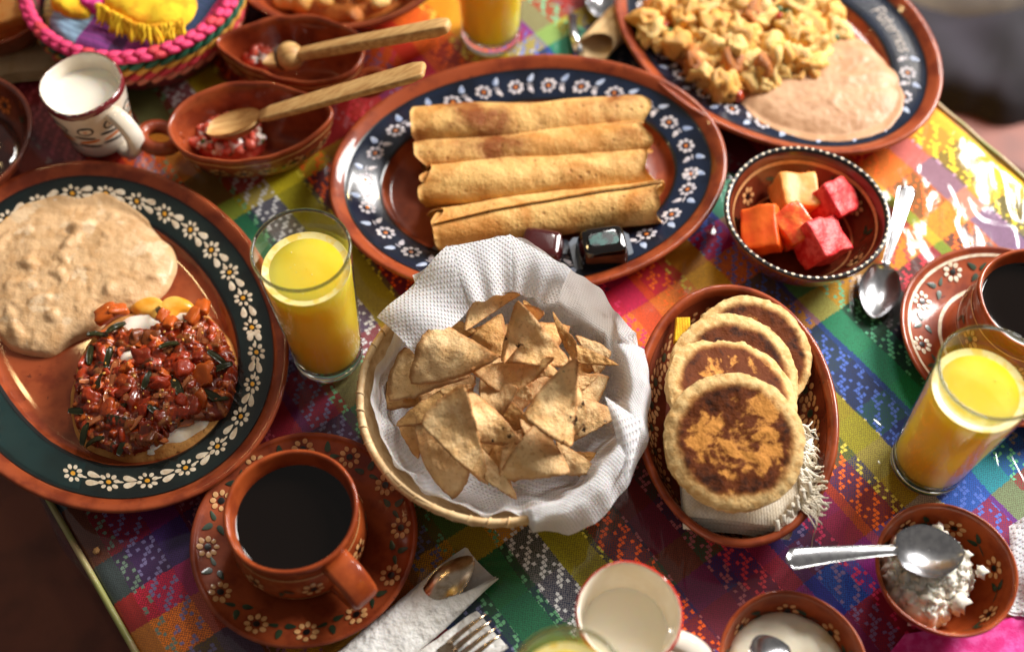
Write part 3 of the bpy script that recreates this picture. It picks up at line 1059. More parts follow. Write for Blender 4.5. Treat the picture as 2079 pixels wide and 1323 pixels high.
tp1, VP1 = plate('oval_plate', 'large oval clay plate with dark green flowered rim, holding beans and salsa egg', -0.3218, 0.4839, 0.1731, 0.1327, R(-52.7), BAND_G,
                 CREAM_P, YEL_P, CREAM_P, [(195, 268)], 0.0285, 'tear')
VP1.band('brushed_green', VP1.s_off(0.040), VP1.s_off(0.016), BAND_T, 0.0006, R(190), R(272), 70, 6, 0.0006)
tp2, VP2 = plate('oval_plate', 'oval clay plate with blue flowered rim under the four rolled tacos', 0.0143, 0.6363, 0.1701, 0.1271, R(8.9), BAND_B,
                 WHITE_P, ORANGE_P, BLUEWH_P, [], 0.030, 'oval')
tp3, VP3 = plate('oval_plate', 'oval clay plate with blue rim and lettering, holding scrambled eggs and beans', 0.2408, 0.7942, 0.162, 0.1262, R(136), BAND_B,
                 WHITE_P, ORANGE_P, BLUEWH_P, [(347, 361), (0, 74)], 0.030, 'oval')

# lettering on the rim of the egg plate
LET = {'P': [[(0, 0), (0, 7)], [(0, 7), (3, 7), (4, 5.5), (3, 3.6), (0, 3.4)]], 'a': [[(3.4, 4.4), (1, 4.6), (0, 2.6), (0.6, 0.4), (2.4, 0.4), (3.4, 2)], [(3.4, 4.8), (3.4, 0)]],
       't': [[(1.6, 6.6), (1.6, 0.6), (2.8, 0.2)], [(0.2, 4.7), (3, 4.7)]], 'e': [[(0, 2.6), (3.4, 2.7), (2.8, 4.5), (1, 4.6), (0, 2.8), (0.6, 0.6), (3, 0.5)]],
       'r': [[(0.3, 4.7), (0.3, 0)], [(0.3, 3.2), (1.4, 4.6), (3, 4.4)]], 'n': [[(0.2, 4.7), (0.2, 0)], [(0.2, 3.4), (1.5, 4.7), (3, 4.2), (3.2, 0)]],
       'o': [[(1.7, 4.7), (0.1, 3.6), (0.1, 1.2), (1.7, 0.1), (3.2, 1.2), (3.2, 3.6), (1.7, 4.7)]], 's': [[(3, 4.3), (1.2, 4.7), (0.2, 3.8), (2.8, 1.6), (2, 0.2), (0.1, 0.5)]]}
LETTER_P = mat('paint_worn_grey', (196, 186, 178), (150, 142, 138), rough=0.4, ns=300)
unit, xcur = 0.00165, 0.0
sl = (VP3.s_off(0.0435) + VP3.s_off(0.0125)) / 2
th_start = math.atan2((0.3352, 0.8257, 0.0220)[1] - VP3.cy, (0.3352, 0.8257, 0.0220)[0] - VP3.cx)
for chx in 'Paternos':
    shapes = []
    for stroke in LET[chx]:
        for (x0, y0), (x1, y1) in zip(stroke, stroke[1:]):
            L = math.hypot(x1 - x0, y1 - y0)
            a = math.atan2(y1 - y0, x1 - x0)
            shapes.append((dot((x0 + x1) / 2 * unit, ((y0 + y1) / 2 - 2.8) * unit, L / 2 * unit + 0.0007, 0.0009, a, 8), 0, 0.0002))
    # reading clockwise with the tops of the letters outward
    sh2 = [([(-px, py) for px, py in pts][::-1], mi, d) for pts, mi, d in shapes]
    r = 0.125
    VP3.decal('painted_letter', th_start - xcur / r, sl, 0, sh2, [LETTER_P], parent=VP3.rim_band)
    xcur += unit * (5.6 if chx == 'P' else 4.6)


BOWL = [(0.030, 0.006), (0.022, 0.008), (0.013, 0.016), (0.0065, 0.029), (0.0040, 0.040), (0.0030, 0.0445), (0.0012, 0.0462), (0.0, 0.0450), (0.0012, 0.0400), (0.006, 0.027), (0.014, 0.012), (0.024, 0.004), (0.027, 0.0)]


def bowl(name, label, cx, cy, r, prof=BOWL, clay=CLAY2, z0=0.0012, **kw):
    t = thing(name, label, 'bowl', (cx, cy, z0))
    k = r / 0.0483
    return t, Vessel(t, cx, cy, z0, r, [(o * k, z) for o, z in prof], clay, n=4, nth=96, **kw)


def small_flowers(V, n, s, th0, leaf_dir, petals=TAN_P):
    for k in range(n):
        th = th0 + 2 * PI * k / n + rnd.uniform(-0.06, 0.06)
        V.decal('painted_flower', th, s, 0, flower(0.0058, 7, 0.0019, 0.0024, 1.25), [petals, BLACK_P])
        th2 = th + PI / n
        V.decal('painted_leaves', th2, s, R(rnd.uniform(-40, 40)),
                [(tear(0.001, 0.001, 0.0085, 0.0026, R(55)), 0, 0.0002), (tear(0.001, -0.001, 0.0085, 0.0026, R(-10)), 0, 0.0002), (dot(-0.003, -0.002, 0.0045, 0.0005, R(30)), 0, 0.0001)], [GREEN_P])


FR = [(0.034, 0.006), (0.030, 0.0066), (0.022, 0.012), (0.0125, 0.026), (0.0085, 0.036), (0.0066, 0.0405), (0.0040, 0.0450), (0.0020, 0.0462), (0.0, 0.0448), (0.0010, 0.0400), (0.007, 0.025), (0.016, 0.011), (0.026, 0.004), (0.030, 0.0)]
tfb = thing('fruit_bowl', 'clay bowl with white dotted black rim holding fruit cubes', 'bowl', (0.2401, 0.5786, 0.0012))
VF = Vessel(tfb, 0.2401, 0.5786, 0.0012, 0.0668, FR, CLAY_D, n=4, nth=112)
fl_ = VF.band('rim_line', VF.s_off(0.0046), VF.s_off(0.0004), BLACK_P, 0.0003, ns=4)
for k in range(64):
    VF.decal('rim_dot', 2 * PI * k / 64, VF.s_off(0.0022), 0, [(dot(rnd.uniform(-1, 1) * 0.0004, rnd.uniform(-1, 1) * 0.0002, 0.0015 * rnd.uniform(0.7, 1.15), 0.0010, 0, 8), 0, 0.0003)], [CREAM_P], 0.0006, parent=fl_)
VF.band('upper_line', VF.s_off(0.0092), VF.s_off(0.0080), TAN_P, 0.0003, ns=2, jag=0.0003)
VF.band('lower_line', VF.s_off(0.0235), VF.s_off(0.0222), TAN_P, 0.0003, ns=2, jag=0.0003)
small_flowers(VF, 6, VF.s_off(0.0145), R(20), 1)

tcb, VC = bowl('cheese_bowl', 'small orange clay bowl holding crumbled white cheese and a spoon', 0.2989, 0.2776, 0.0483)
small_flowers(VC, 7, VC.s_off(0.0075), R(10), 1)
tcr, VR = bowl('cream_bowl', 'small orange clay bowl of cream cut by the near edge of the picture', 0.1862, 0.2133, 0.0487)
small_flowers(VR, 7, VR.s_off(0.0075), R(35), 1)
tsb, VSb = bowl('sauce_bowl', 'shiny brown clay bowl with dark sauce beside the white milk mug', -0.4797, 0.6567, 0.0727, clay=CLAY_D)
small_flowers(VSb, 8, VSb.s_off(0.012), R(10), 1, ORANGE_P)
ttb, VTb = bowl('serving_bowl', 'wide clay bowl of pale food behind the two salsa boats', -0.1611, 0.8952, 0.1157, clay=CLAY)
tob, VOb = bowl('papaya_bowl', 'clay bowl of orange papaya behind the tan napkin', *(-0.4784, 0.8194, 0.0450)[:2], 0.062, clay=CLAY)

# oval dish for the griddle cakes
tgd = thing('oval_dish', 'oval clay dish with dotted flowers under the stacked griddle cakes', 'dish', (0.1667, 0.4034, 0.0012))
GD = [(0.030, 0.007), (0.025, 0.0078), (0.016, 0.016), (0.0095, 0.030), (0.0072, 0.0370), (0.0050, 0.0405), (0.0022, 0.0415), (0.0, 0.0395), (0.0012, 0.0345), (0.008, 0.018), (0.018, 0.006), (0.026, 0.0)]
VG = Vessel(tgd, 0.1667, 0.4034, 0.0012, oval(0.1089, 0.0757, R(-94.2)), GD, CLAY, n=4, nth=128)
bw_ = VG.band('brown_wall', VG.s_off(0.027), VG.s_off(0.0078), CLAY_D, 0.0003)
for k in range(20):
    th = 2 * PI * (k + 0.3) / 20
    VG.decal('painted_flower', th, VG.s_off(0.0150), 0, flower(0.0076, 8, 0.0020, 0.0034, 1.35), [TAN_P, GREEN_P], parent=bw_)
    VG.decal('painted_dots', th + PI / 20, VG.s_off(0.0150), 0, [(dot(-0.001, 0.008, 0.0022, 0.0016), 0, 0.0003), (dot(0.001, 0.0035, 0.0022, 0.0016), 0, 0.0003), (dot(-0.001, -0.005, 0.0022, 0.0016), 0, 0.0003)], [TAN_P], parent=bw_)

# saucers and mugs
SAU = [(0.050, 0.0060), (0.045, 0.0062), (0.041, 0.0075), (0.036, 0.0098), (0.018, 0.0150), (0.006, 0.0195), (0.0030, 0.0215), (0.0008, 0.0218), (0.0, 0.0200), (0.004, 0.0150), (0.02, 0.0080), (0.036, 0.0025), (0.042, 0.0)]
MUG = [(0.022, 0.0045), (0.010, 0.0075), (0.0035, 0.020), (0.0035, 0.036), (0.0062, 0.052), (0.0050, 0.062), (0.0038, 0.0672), (0.0020, 0.0686), (0.0002, 0.0670), (0.0006, 0.061), (0.0022, 0.052), (-0.0010, 0.036), (-0.0005, 0.020), (0.006, 0.006), (0.016, 0.0)]


def handle(parent, cx, cy, ang, r0, z_top, z_bot, out, m, w=0.011, th=0.0045, name='handle'):
    """ear of a mug: flat strap bent outward"""
    d = Vector((math.cos(ang), math.sin(ang), 0))
    sd = Vector((-math.sin(ang), math.cos(ang), 0))
    path = crom([(r0 - 0.003, z_top), (r0 + out * 0.55, z_top + 0.001), (r0 + out * 0.97, z_top - 0.011), (r0 + out * 0.9, (z_top + z_bot) / 2 - 0.004), (r0 + out * 0.45, z_bot + 0.003), (r0 - 0.003, z_bot - 0.001)], 7)
    V = []
    n = 12
    for i, (r, z) in enumerate(path):
        a, b = path[max(i - 1, 0)], path[min(i + 1, len(path) - 1)]
        tn = np.array(b) - np.array(a)
        tn /= np.linalg.norm(tn)
        nr = (-tn[1], tn[0])
        for k in range(n):
            al = 2 * PI * k / n
            ca, sa = math.cos(al), math.sin(al)
            ex = math.copysign(abs(ca) ** 0.6, ca) * w
            ey = math.copysign(abs(sa) ** 0.6, sa) * th
            p = Vector((cx, cy, 0)) + d * (r + nr[0] * ey) + sd * ex
            V.append((p.x, p.y, z + nr[1] * ey))
    return part(name, parent, V, grid_faces(len(path), n, True, flip=True), m)


def liquid(parent, name, V, z, m, inset=0.0):
    """level surface filling a vessel up to height z above its foot, with a raised meniscus"""
    k = int(np.argmax(V.P[:, 1]))
    off = float(np.interp(z, V.P[:k + 1, 1], V.P[:k + 1, 0])) - 0.0006
    nth, vv, ff = 72, [], []
    for i, (kk, dz) in enumerate(((1.0, 0.0012), (0.985, 0.0003), (0.95, 0.0), (0.6, 0.0), (0.25, 0.0))):
        for j in range(nth):
            th = 2 * PI * j / nth
            r = (V.rad(th) - off) * kk
            vv.append((V.cx + r * math.cos(th), V.cy + r * math.sin(th), V.z0 + z + dz + 0.0002 * nz((r * math.cos(th), r * math.sin(th), 0), 40)))
    vv.append((V.cx, V.cy, V.z0 + z))
    for i in range(4):
        for j in range(nth):
            a, b = i * nth, (i + 1) * nth
            ff.append((a + j, a + (j + 1) % nth, b + (j + 1) % nth, b + j))
    for j in range(nth):
        ff.append((4 * nth + j, 4 * nth + (j + 1) % nth, len(vv) - 1))
    return part(name, parent, vv, ff, m)


def saucer(label, cx, cy, r, lines):
    t = thing('saucer', label, 'saucer', (cx, cy, 0.0012))
    V = Vessel(t, cx, cy, 0.0012, r, SAU, CLAY, n=4, nth=112)
    if lines:
        V.band('outer_ring', V.s_off(0.0085), V.s_off(0.0062), CREAM_P, 0.0003, ns=2, jag=0.0003)
        V.band('inner_ring', V.s_off(0.0355), V.s_off(0.0325), CREAM_P, 0.0003, ns=2, jag=0.0003)
    n = 12 if not lines else 10
    for k in range(n):
        th = 2 * PI * (k + 0.2) / n
        V.decal('painted_flower', th, V.s_off(0.0155 if lines else 0.0120), 0, flower(0.0062, 8, 0.0019, 0.0026, 1.2), [CREAM_P if lines else TAN_P, BLACK_P])
        V.decal('painted_leaves', th + PI / n, V.s_off(0.020 if lines else 0.0150), R(rnd.uniform(-30, 30)),
                [(tear(0.000, 0.002, 0.0085, 0.0030, R(70)), 0, 0.0002), (tear(0.001, -0.002, 0.0085, 0.0030, R(-20)), 0, 0.0002), (tear(-0.003, 0.0, 0.008, 0.0022, R(150)), 0, 0.0002)], [GREEN_P])
    return t, V


def clay_mug(label, cx, cy, z0, r, ang, level):
    t = thing('coffee_mug', label, 'mug', (cx, cy, z0))
    V = Vessel(t, cx, cy, z0, r, MUG, CLAY2, n=5, nth=96)
    h = handle(t, cx, cy, ang, r - 0.001, z0 + 0.056, z0 + 0.022, 0.027, CLAY2)
    liquid(t, 'coffee', V, level, COFFEE)
    so = V.s_out(0.050)
    V.band('painted_line', V.s_out(0.0505), V.s_out(0.0490), TAN_P, 0.0004, ns=2, jag=0.0002)
    V.band('painted_line', V.s_out(0.0225), V.s_out(0.0210), TAN_P, 0.0004, ns=2, jag=0.0002)
    for k in range(7):
        th = ang + 0.45 + 2 * PI * k / 7
        V.decal('painted_flower', th, V.s_out(0.036), 0, flower(0.0058, 7, 0.0019, 0.0024, 1.2), [TAN_P, BLACK_P])
        V.decal('painted_leaves', th + PI / 7, V.s_out(0.036), R(rnd.uniform(0, 90)), [(tear(0, 0.001, 0.008, 0.0024, R(70)), 0, 0.0002), (tear(0, -0.001, 0.008, 0.0024, R(-20)), 0, 0.0002)], [GREEN_P])
    return t, V


saucer('brown clay saucer with tan flowers, under the mug nearest the wrapped spoon', -0.1495, 0.3103, 0.0815, False)
clay_mug('clay mug of black coffee beside the wrapped spoon, handle toward it', -0.1505, 0.3085, 0.0078, 0.0462, R(-46), 0.052)
saucer('clay saucer with cream rings, cut by the picture edge by the teaspoon', 0.3888, 0.4788, 0.0817, True)
clay_mug('clay mug of black coffee on the cream-ringed saucer', 0.3955, 0.4765, 0.0078, 0.0462, R(20), 0.056)


def white_mug(label, cx, cy, r, h, ang, level, rimc, deco, wide):
    t = thing('milk_mug', label, 'mug', (cx, cy, 0.0012))
    pr = [(0.012, 0.004), (0.006, 0.007), (0.0042, 0.02), (0.0040, h * 0.5), (0.0036, h * 0.85), (0.0030, h - 0.0025), (0.0015, h), (0.0, h - 0.002), (0.0006, h * 0.85), (0.001 + wide * 0.5, h * 0.5), (wide, 0.012), (wide + 0.004, 0.003), (wide + 0.008, 0.0)]
    V = Vessel(t, cx, cy, 0.0012, r, [(o + (wide * (1 - z / h) if i < 5 else 0), z) for i, (o, z) in enumerate(pr)], WHITE_C, n=5, nth=96)
    handle(t, cx, cy, ang, r - 0.003 - wide * 0.3, 0.0012 + h * 0.80, 0.0012 + h * 0.22, 0.024, WHITE_C, 0.0075, 0.0055)
    liquid(t, 'milk', V, level, MILK)
    k = int(np.argmax(V.P[:, 1]))
    V.band('rim_stripe', V.S[k] - (0.0004 if deco else 0.0002), V.S[k] + 0.0065, rimc, 0.0003, ns=5, jag=0.0005)
    if deco:
        for q in range(9):
            th = ang + 0.5 + 2 * PI * q / 9
            s = V.s_out(h * 0.60)
            V.decal('painted_scroll', th, s, 0, [(dot(0, 0.013, 0.0105, 0.0016, R(8)), 0, 0.0002), (dot(0.001, 0.007, 0.0095, 0.0019, R(-8)), 1, 0.0002), (dot(-0.001, 0.001, 0.009, 0.0016, R(12)), 0, 0.0002), (dot(0.002, -0.009, 0.0068, 0.0060, 0), 0, 0.0002), (dot(0.002, -0.009, 0.0052, 0.0044, 0), 2, 0.0004), (dot(0.002, -0.009, 0.0026, 0.0022, 0), 1, 0.0006)], [BLACK_P, ORANGE_P, WHITE_C])
        V.band('base_stripe', V.s_out(h * 0.24), V.s_out(h * 0.04), MAROON_C, 0.0004, ns=5, jag=0.0006)
    return t, V


white_mug('small white mug of milk with maroon rim and painted scrolls', -0.3594, 0.684, 0.0345, 0.080, R(-38), 0.066, MAROON_C, True, 0.007)
white_mug('white mug of milk with red rim at the near table edge', 0.0754, 0.2346, 0.0345, 0.084, R(-24), 0.046, RED_C, False, 0.004)


# juice glasses
def juice_glass(label, cx, cy, rt, rb, h, level):
    t = thing('juice_glass', label, 'glass', (cx, cy, 0.0012))
    nth = 64
    z0 = 0.0012

    def rev(prof):
        V = []
        for r, z in prof:
            for j in range(nth):
                V.append((cx + r * math.cos(2 * PI * j / nth), cy + r * math.sin(2 * PI * j / nth), z0 + z))
        return V, grid_faces(len(prof), nth, True, flip=False)

    rz = lambda z: rb + (rt - rb) * (z / h)
    v, f = rev([(rz(z), z) for z in np.linspace(0.016, h - 0.0012, 14)])
    part('wall', t, v, [q[::-1] for q in f], THIN)
    # rounded lip
    lip = []
    for k in range(13):
        a = 2 * PI * k / 12
        lip.append((rt - 0.0007 + 0.0012 * math.cos(a), h - 0.0012 + 0.0014 * math.sin(a)))
    v, f = rev(lip)
    part('rim', t, v, [q[::-1] for q in f], LIPG)
    bp = [(0.0002, 0.0), (rb * 0.8, 0.0), (rb * 0.96, 0.0012), (rz(0.004), 0.004), (rz(0.0155), 0.0155), (rz(0.0155) - 0.0012, 0.0158), (rb * 0.9, 0.0125), (rb * 0.5, 0.0105), (0.0002, 0.010)]
    v, f = rev(bp)
    part('base', t, v, [q[::-1] for q in f], SOLID)
    jp = [(0.0002, 0.0112), (rb * 0.5, 0.0116), (rb * 0.86, 0.0136), (rz(0.0165) - 0.0017, 0.0170)] + [(rz(z) - 0.0014, z) for z in np.linspace(0.02, level, 10)] + [(rz(level) - 0.0020, level + 0.0008), (rz(level) - 0.0045, level - 0.0003), (rz(level) * 0.6, level - 0.0005), (0.0002, level - 0.0005)]
    v, f = rev(jp)
    oj = part('orange_juice', t, v, [q[::-1] for q in f], JUICE)
    V = []
    v, f = rev([(rz(level) - 0.0019, level + 0.0011), (rz(level) - 0.0046, level + 0.0001), (rz(level) - 0.0068, level - 0.0003)])
    part('foam_ring', oj, v, f, FOAM)
    for k in range(9):
        a, rr = rnd.uniform(0, 2 * PI), (rz(level) - 0.006) * math.sqrt(rnd.random()) 
        V.append((cx + rr * math.cos(a), cy + rr * math.sin(a), z0 + level - 0.0002, rnd.uniform(0.0003, 0.0007)))
    v, f = join([([(x + r * p[0], y + r * p[1], z + r * 0.5 * p[2]) for p in ICO1[0]], ICO1[1]) for x, y, z, r in V])
    o = part('bubbles', oj, v, f, FOAM)
    o['kind'] = 'stuff'
    return t


juice_glass('glass of orange juice between the bean plate and the chip basket', -0.1462, 0.4700, 0.0346, 0.0272, 0.152, 0.126)
juice_glass('glass of orange juice in front of the cream-ringed saucer', 0.3145, 0.3748, 0.0352, 0.0272, 0.150, 0.123)
juice_glass('glass of orange juice behind the rolled taco plate', -0.0195, 0.8120, 0.0340, 0.0268, 0.150, 0.125)
juice_glass('glass of orange juice at the near edge by the red-rimmed mug', 0.0318, 0.1725, 0.0340, 0.0268, 0.150, 0.126)
# ------------------------------------------------------------------ salsa boats and wooden spoons
BOAT = [(0.030, 0.006), (0.024, 0.0075), (0.014, 0.018), (0.0075, 0.034), (0.0052, 0.046), (0.0040, 0.0505), (0.0018, 0.0525), (0.0, 0.0512), (0.0006, 0.0470), (0.005, 0.032), (0.013, 0.014), (0.022, 0.004), (0.026, 0.0)]


def boat(label, outline, hand_ang, hand_r):
    c = (sum(q[0] for q in outline) / len(outline), sum(q[1] for q in outline) / len(outline))
    t = thing('salsa_boat', label, 'sauce boat', (c[0], c[1], 0.0012), 'clay salsa boats')
    V = Vessel(t, c[0], c[1], 0.0012, polar(outline, c, 11), BOAT, CLAY, n=4, nth=128, wob=0.002)
    V.band('painted_line', V.s_out(0.0455), V.s_out(0.0430), TAN_P, 0.0004, ns=2, jag=0.0003)
    for k in range(12):
        th = 2 * PI * k / 12
        V.decal('painted_flower', th, V.s_out(0.0285), 0, flower(0.0062, 8, 0.0018, 0.0024, 1.2), [TAN_P, BLACK_P])
        V.decal('painted_leaves', th + PI / 12, V.s_out(0.027), 0, [(tear(-0.004, -0.002, 0.008, 0.0026, R(90)), 0, 0.0002), (tear(0.004, -0.002, 0.008, 0.0026, R(90)), 0, 0.0002)], [GREEN_P])
    # loop handle
    p = V.at(hand_ang, V.s_out(0.044))
    d = Vector((math.cos(hand_ang), math.sin(hand_ang), 0))
    sd = Vector((-d.y, d.x, 0))
    pts = []
    for k in range(17):
        a = -PI * 0.98 + 2 * PI * 0.98 * k / 16
        q = Vector(p) + d * (hand_r * (1 + math.cos(a)) - 0.003) + sd * hand_r * math.sin(a) * 0.85
        pts.append((q.x, q.y, 0.037 + 0.004 * math.cos(a)))
    v, f = tube(pts, [0.0062] * 17, 10)
    part('handle', t, v, f, CLAY)
    return t, V


bo1 = [(-0.2923, 0.6624, 0.0550)[:2], (-0.2861, 0.6476, 0.0550)[:2], (-0.2740, 0.6345, 0.0550)[:2], (-0.2483, 0.6258, 0.0550)[:2], (-0.2157, 0.6258, 0.0550)[:2], (-0.1881, 0.6356, 0.0550)[:2], (-0.1651, 0.6539, 0.0550)[:2], (-0.1487, 0.6790, 0.0550)[:2], (-0.1683, 0.6932, 0.0550)[:2], (-0.1903, 0.7032, 0.0550)[:2], (-0.2251, 0.7115, 0.0550)[:2], (-0.2622, 0.7026, 0.0550)[:2], (-0.2850, 0.6839, 0.0550)[:2]]
bo2 = [(-0.2672, 0.7596, 0.0550)[:2], (-0.2454, 0.7398, 0.0550)[:2], (-0.2177, 0.7227, 0.0550)[:2], (-0.1912, 0.7126, 0.0550)[:2], (-0.1638, 0.7115, 0.0550)[:2], (-0.1370, 0.7227, 0.0550)[:2], (-0.1284, 0.7439, 0.0550)[:2], (-0.1341, 0.7660, 0.0550)[:2], (-0.1580, 0.7814, 0.0550)[:2], (-0.1986, 0.7880, 0.0550)[:2], (-0.2320, 0.7796, 0.0550)[:2], (-0.2536, 0.7690, 0.0550)[:2]]
tb1, VB1 = boat('clay salsa boat with loop handle beside the white milk mug', bo1, R(183), 0.0145)
tb2, VB2 = boat('clay salsa boat behind, its pointed spout toward the bright basket', bo2, R(-20), 0.0135)


def scatter(parent, Vs, items, spots, zlift=0.004, tilt=0.7, flat=1.0):
    """pieces of food lying in a dish; items = [(name, meshes, size range, count)]"""
    for nm, meshes, (a, b), n in items:
        for k in range(n):
            x, y, z = spots(rnd)
            s = rnd.uniform(a, b)
            o = link(nm, rnd.choice(meshes), parent, Vector((x, y, z)) - base(parent),
                     (rnd.uniform(-tilt, tilt), rnd.uniform(-tilt, tilt), rnd.uniform(0, 6.3)), (s * rnd.uniform(0.8, 1.25), s * rnd.uniform(0.8, 1.2), s * flat * rnd.uniform(0.7, 1.0)))


raw = [chunk_mesh('tomato_cube', PINKTOM, k, 0.95, 0.25, 1.1) for k in range(4)]
oni = [chunk_mesh('onion_cube', WHONION, 10 + k, 0.95, 0.2, 1.1) for k in range(3)]
her = [chunk_mesh('herb_bit', HERB, 20 + k, 0.2, 0.4) for k in range(3)]


def pico(label, V, c, ax, ay, n):
    t = thing('pico_de_gallo', label, 'salsa', (c[0], c[1], V.height(*c) + 0.001))
    vv, ff = blob('juice', [(c[0] + ax * 1.05 * math.cos(a), c[1] + ay * 1.05 * math.sin(a)) for a in np.linspace(0, 2 * PI, 24)[:-1]], lambda x, y: V.z0 + 0.006, 0.012, lump=0.003, ls=120, nr=8, nth=48)
    part('tomato_pulp', t, vv, ff, PINKTOM)

    def spots(r):
        a, q = r.uniform(0, 2 * PI), math.sqrt(r.random())
        return (c[0] + ax * q * math.cos(a), c[1] + ay * q * math.sin(a), V.z0 + 0.018 + 0.009 * (1 - q) + r.uniform(-0.002, 0.004))
    scatter(t, V, [('tomato_cube', raw, (0.0032, 0.0062), n), ('onion_cube', oni, (0.0022, 0.0046), n), ('herb_bit', her, (0.0015, 0.003), n // 4)], spots)
    return t


pico('chopped tomato and onion salsa in the salsa boat by the milk mug', VB1, (-0.2513, 0.6788, 0.0220)[:2], 0.034, 0.020, 52)
pico('chopped tomato salsa at the spout of the rear salsa boat', VB2, (-0.2387, 0.7759, 0.0240)[:2], 0.024, 0.014, 40)


def board_spoon(label, ends, w0, w1, th, ball):
    """hand-carved spoon: flat handle from the free end to the neck, then a bowl or a round knob"""
    A, B, Cc = (Vector(e) for e in ends)   # free end, neck, bowl tip
    t = thing('wooden_spoon', label, 'spoon', (Cc.x, Cc.y, Cc.z), 'wooden salsa spoons')
    d = (A - B).normalized()
    sd = Vector((0, 0, 1)).cross(d).normalized()
    sd = (sd * 0.94 + Vector((0, 0, 1)) * (-0.22 if sd.y > 0 else 0.22)).normalized()
    up = d.cross(sd).normalized()
    if up.z < 0:
        up = -up
    L = (A - B).length
    V = []
    stn = [(0.0, 0.6, 0.7), (0.06, 0.85, 0.9), (0.3, 0.95, 1), (0.7, 1.0, 1), (0.93, 1.0, 1), (0.985, 0.8, 0.8), (1.0, 0.62, 0.6)]
    n = 16
    for k, ww, tt in stn:
        w = (w1 + (w0 - w1) * k) * ww
        for j in range(n):
            a = 2 * PI * j / n
            ca, sa = math.cos(a), math.sin(a)
            p = B + d * (L * k) + sd * (math.copysign(abs(ca) ** 0.25, ca) * w / 2) + up * (math.copysign(abs(sa) ** 0.3, sa) * th / 2 * tt)
            p += up * 0.0004 * mn.noise(p * 60)
            V.append(tuple(p))
    F = grid_faces(len(stn), n, True)
    F.append(tuple(range(n)))
    F.append(tuple(range((len(stn) - 1) * n + n - 1, (len(stn) - 1) * n - 1, -1)))
    part('handle', t, V, F, WOOD, True)
    db = (Cc - B)
    Lb = db.length
    db.normalize()
    sb = up.cross(db).normalized()
    ub = db.cross(sb).normalized()
    if ub.z < 0:
        ub = -ub
    if ball:
        cB = B - d * 0.006
        v = [tuple(cB + d * p[0] * 0.0125 + sd * p[1] * 0.0135 + up * p[2] * 0.0125) for p in ICO3[0]]
        part('knob', t, v, ICO3[1], WOOD)
        ring = []
        for j in range(25):
            a = 2 * PI * j / 24
            ring.append(tuple(cB - d * 0.009 + sd * math.cos(a) * 0.0104 + up * math.sin(a) * 0.0100))
        v, f = tube(ring, 0.0012, 6, False)
        part('carved_ring', t, v, f, DARKWOOD)
    V = []
    nu, nv = 15, 11
    hw = 0.016 if not ball else 0.0115
    for sgn in (1, -1):
        for i in range(nu):
            x = i / (nu - 1)
            w = hw * math.sqrt(max(0.0, 1 - ((x - 0.52) / 0.53) ** 2)) + 0.0008
            for j in range(nv):
                y = -1 + 2 * j / (nv - 1)
                dep = (1 - y * y) * math.sin(PI * min(1, max(0, x))) ** 0.7
                z = (-0.0085 * dep + 0.0015) if sgn > 0 else (-0.0125 * dep - 0.0015)
                V.append(tuple(B + db * (Lb * x) + sb * (w * y) + ub * z))
    nn = nu * nv
    F = grid_faces(nu, nv) + grid_faces(nu, nv, off=nn, flip=True)
    ring = [i * nv for i in range(nu)] + [(nu - 1) * nv + j for j in range(1, nv)] + [i * nv + nv - 1 for i in range(nu - 2, -1, -1)] + [j for j in range(nv - 2, 0, -1)]
    for a, b in zip(ring, ring[1:] + ring[:1]):
        F.append((a, b, b + nn, a + nn))
    part('spoon_bowl', t, V, F, WOOD)
    return t


board_spoon('pale wooden spoon with flat handle resting in the nearer salsa boat', ((-0.0699, 0.6660, 0.1180), (-0.2145, 0.6752, 0.0500), (-0.2608, 0.6728, 0.0360)), 0.0240, 0.0205, 0.0060, False)
board_spoon('pale wooden spoon with round knob lying in the rear salsa boat', ((-0.0516, 0.7164, 0.1150), (-0.1901, 0.7426, 0.0520), (-0.2198, 0.7522, 0.0360)), 0.0175, 0.0135, 0.0095, True)


# ------------------------------------------------------------------ foods on the big plates
bl = [(-0.2761, 0.5523, 0.0200)[:2], (-0.2783, 0.5331, 0.0200)[:2], (-0.2927, 0.5096, 0.0200)[:2], (-0.3221, 0.4958, 0.0200)[:2], (-0.3463, 0.4776, 0.0200)[:2], (-0.3649, 0.4634, 0.0200)[:2], (-0.3861, 0.4634, 0.0200)[:2], (-0.4037, 0.4732, 0.0200)[:2], (-0.4223, 0.4958, 0.0200)[:2], (-0.4335, 0.5284, 0.0200)[:2], (-0.4359, 0.5670, 0.0200)[:2], (-0.4208, 0.5919, 0.0200)[:2],
      (-0.3954, 0.6098, 0.0200)[:2], (-0.3628, 0.6139, 0.0200)[:2], (-0.3311, 0.6113, 0.0200)[:2], (-0.3118, 0.5945, 0.0200)[:2], (-0.2899, 0.5719, 0.0200)[:2]]
def settle(v, V, n, lo=0.0012):
    out = []
    for i, p in enumerate(v):
        b = V.height(p[0], p[1])
        out.append((p[0], p[1], b + 0.0002 if i >= len(v) - n else max(p[2], b + lo)))
    return out


def bean_lumps(v, seed, amt):
    return [(p[0], p[1], p[2] + amt * max(0.0, nz(p, 75, seed) - 0.22) * 2.2 + amt * 0.5 * max(0.0, nz(p, 150, seed + 9) - 0.25)) for p in v]


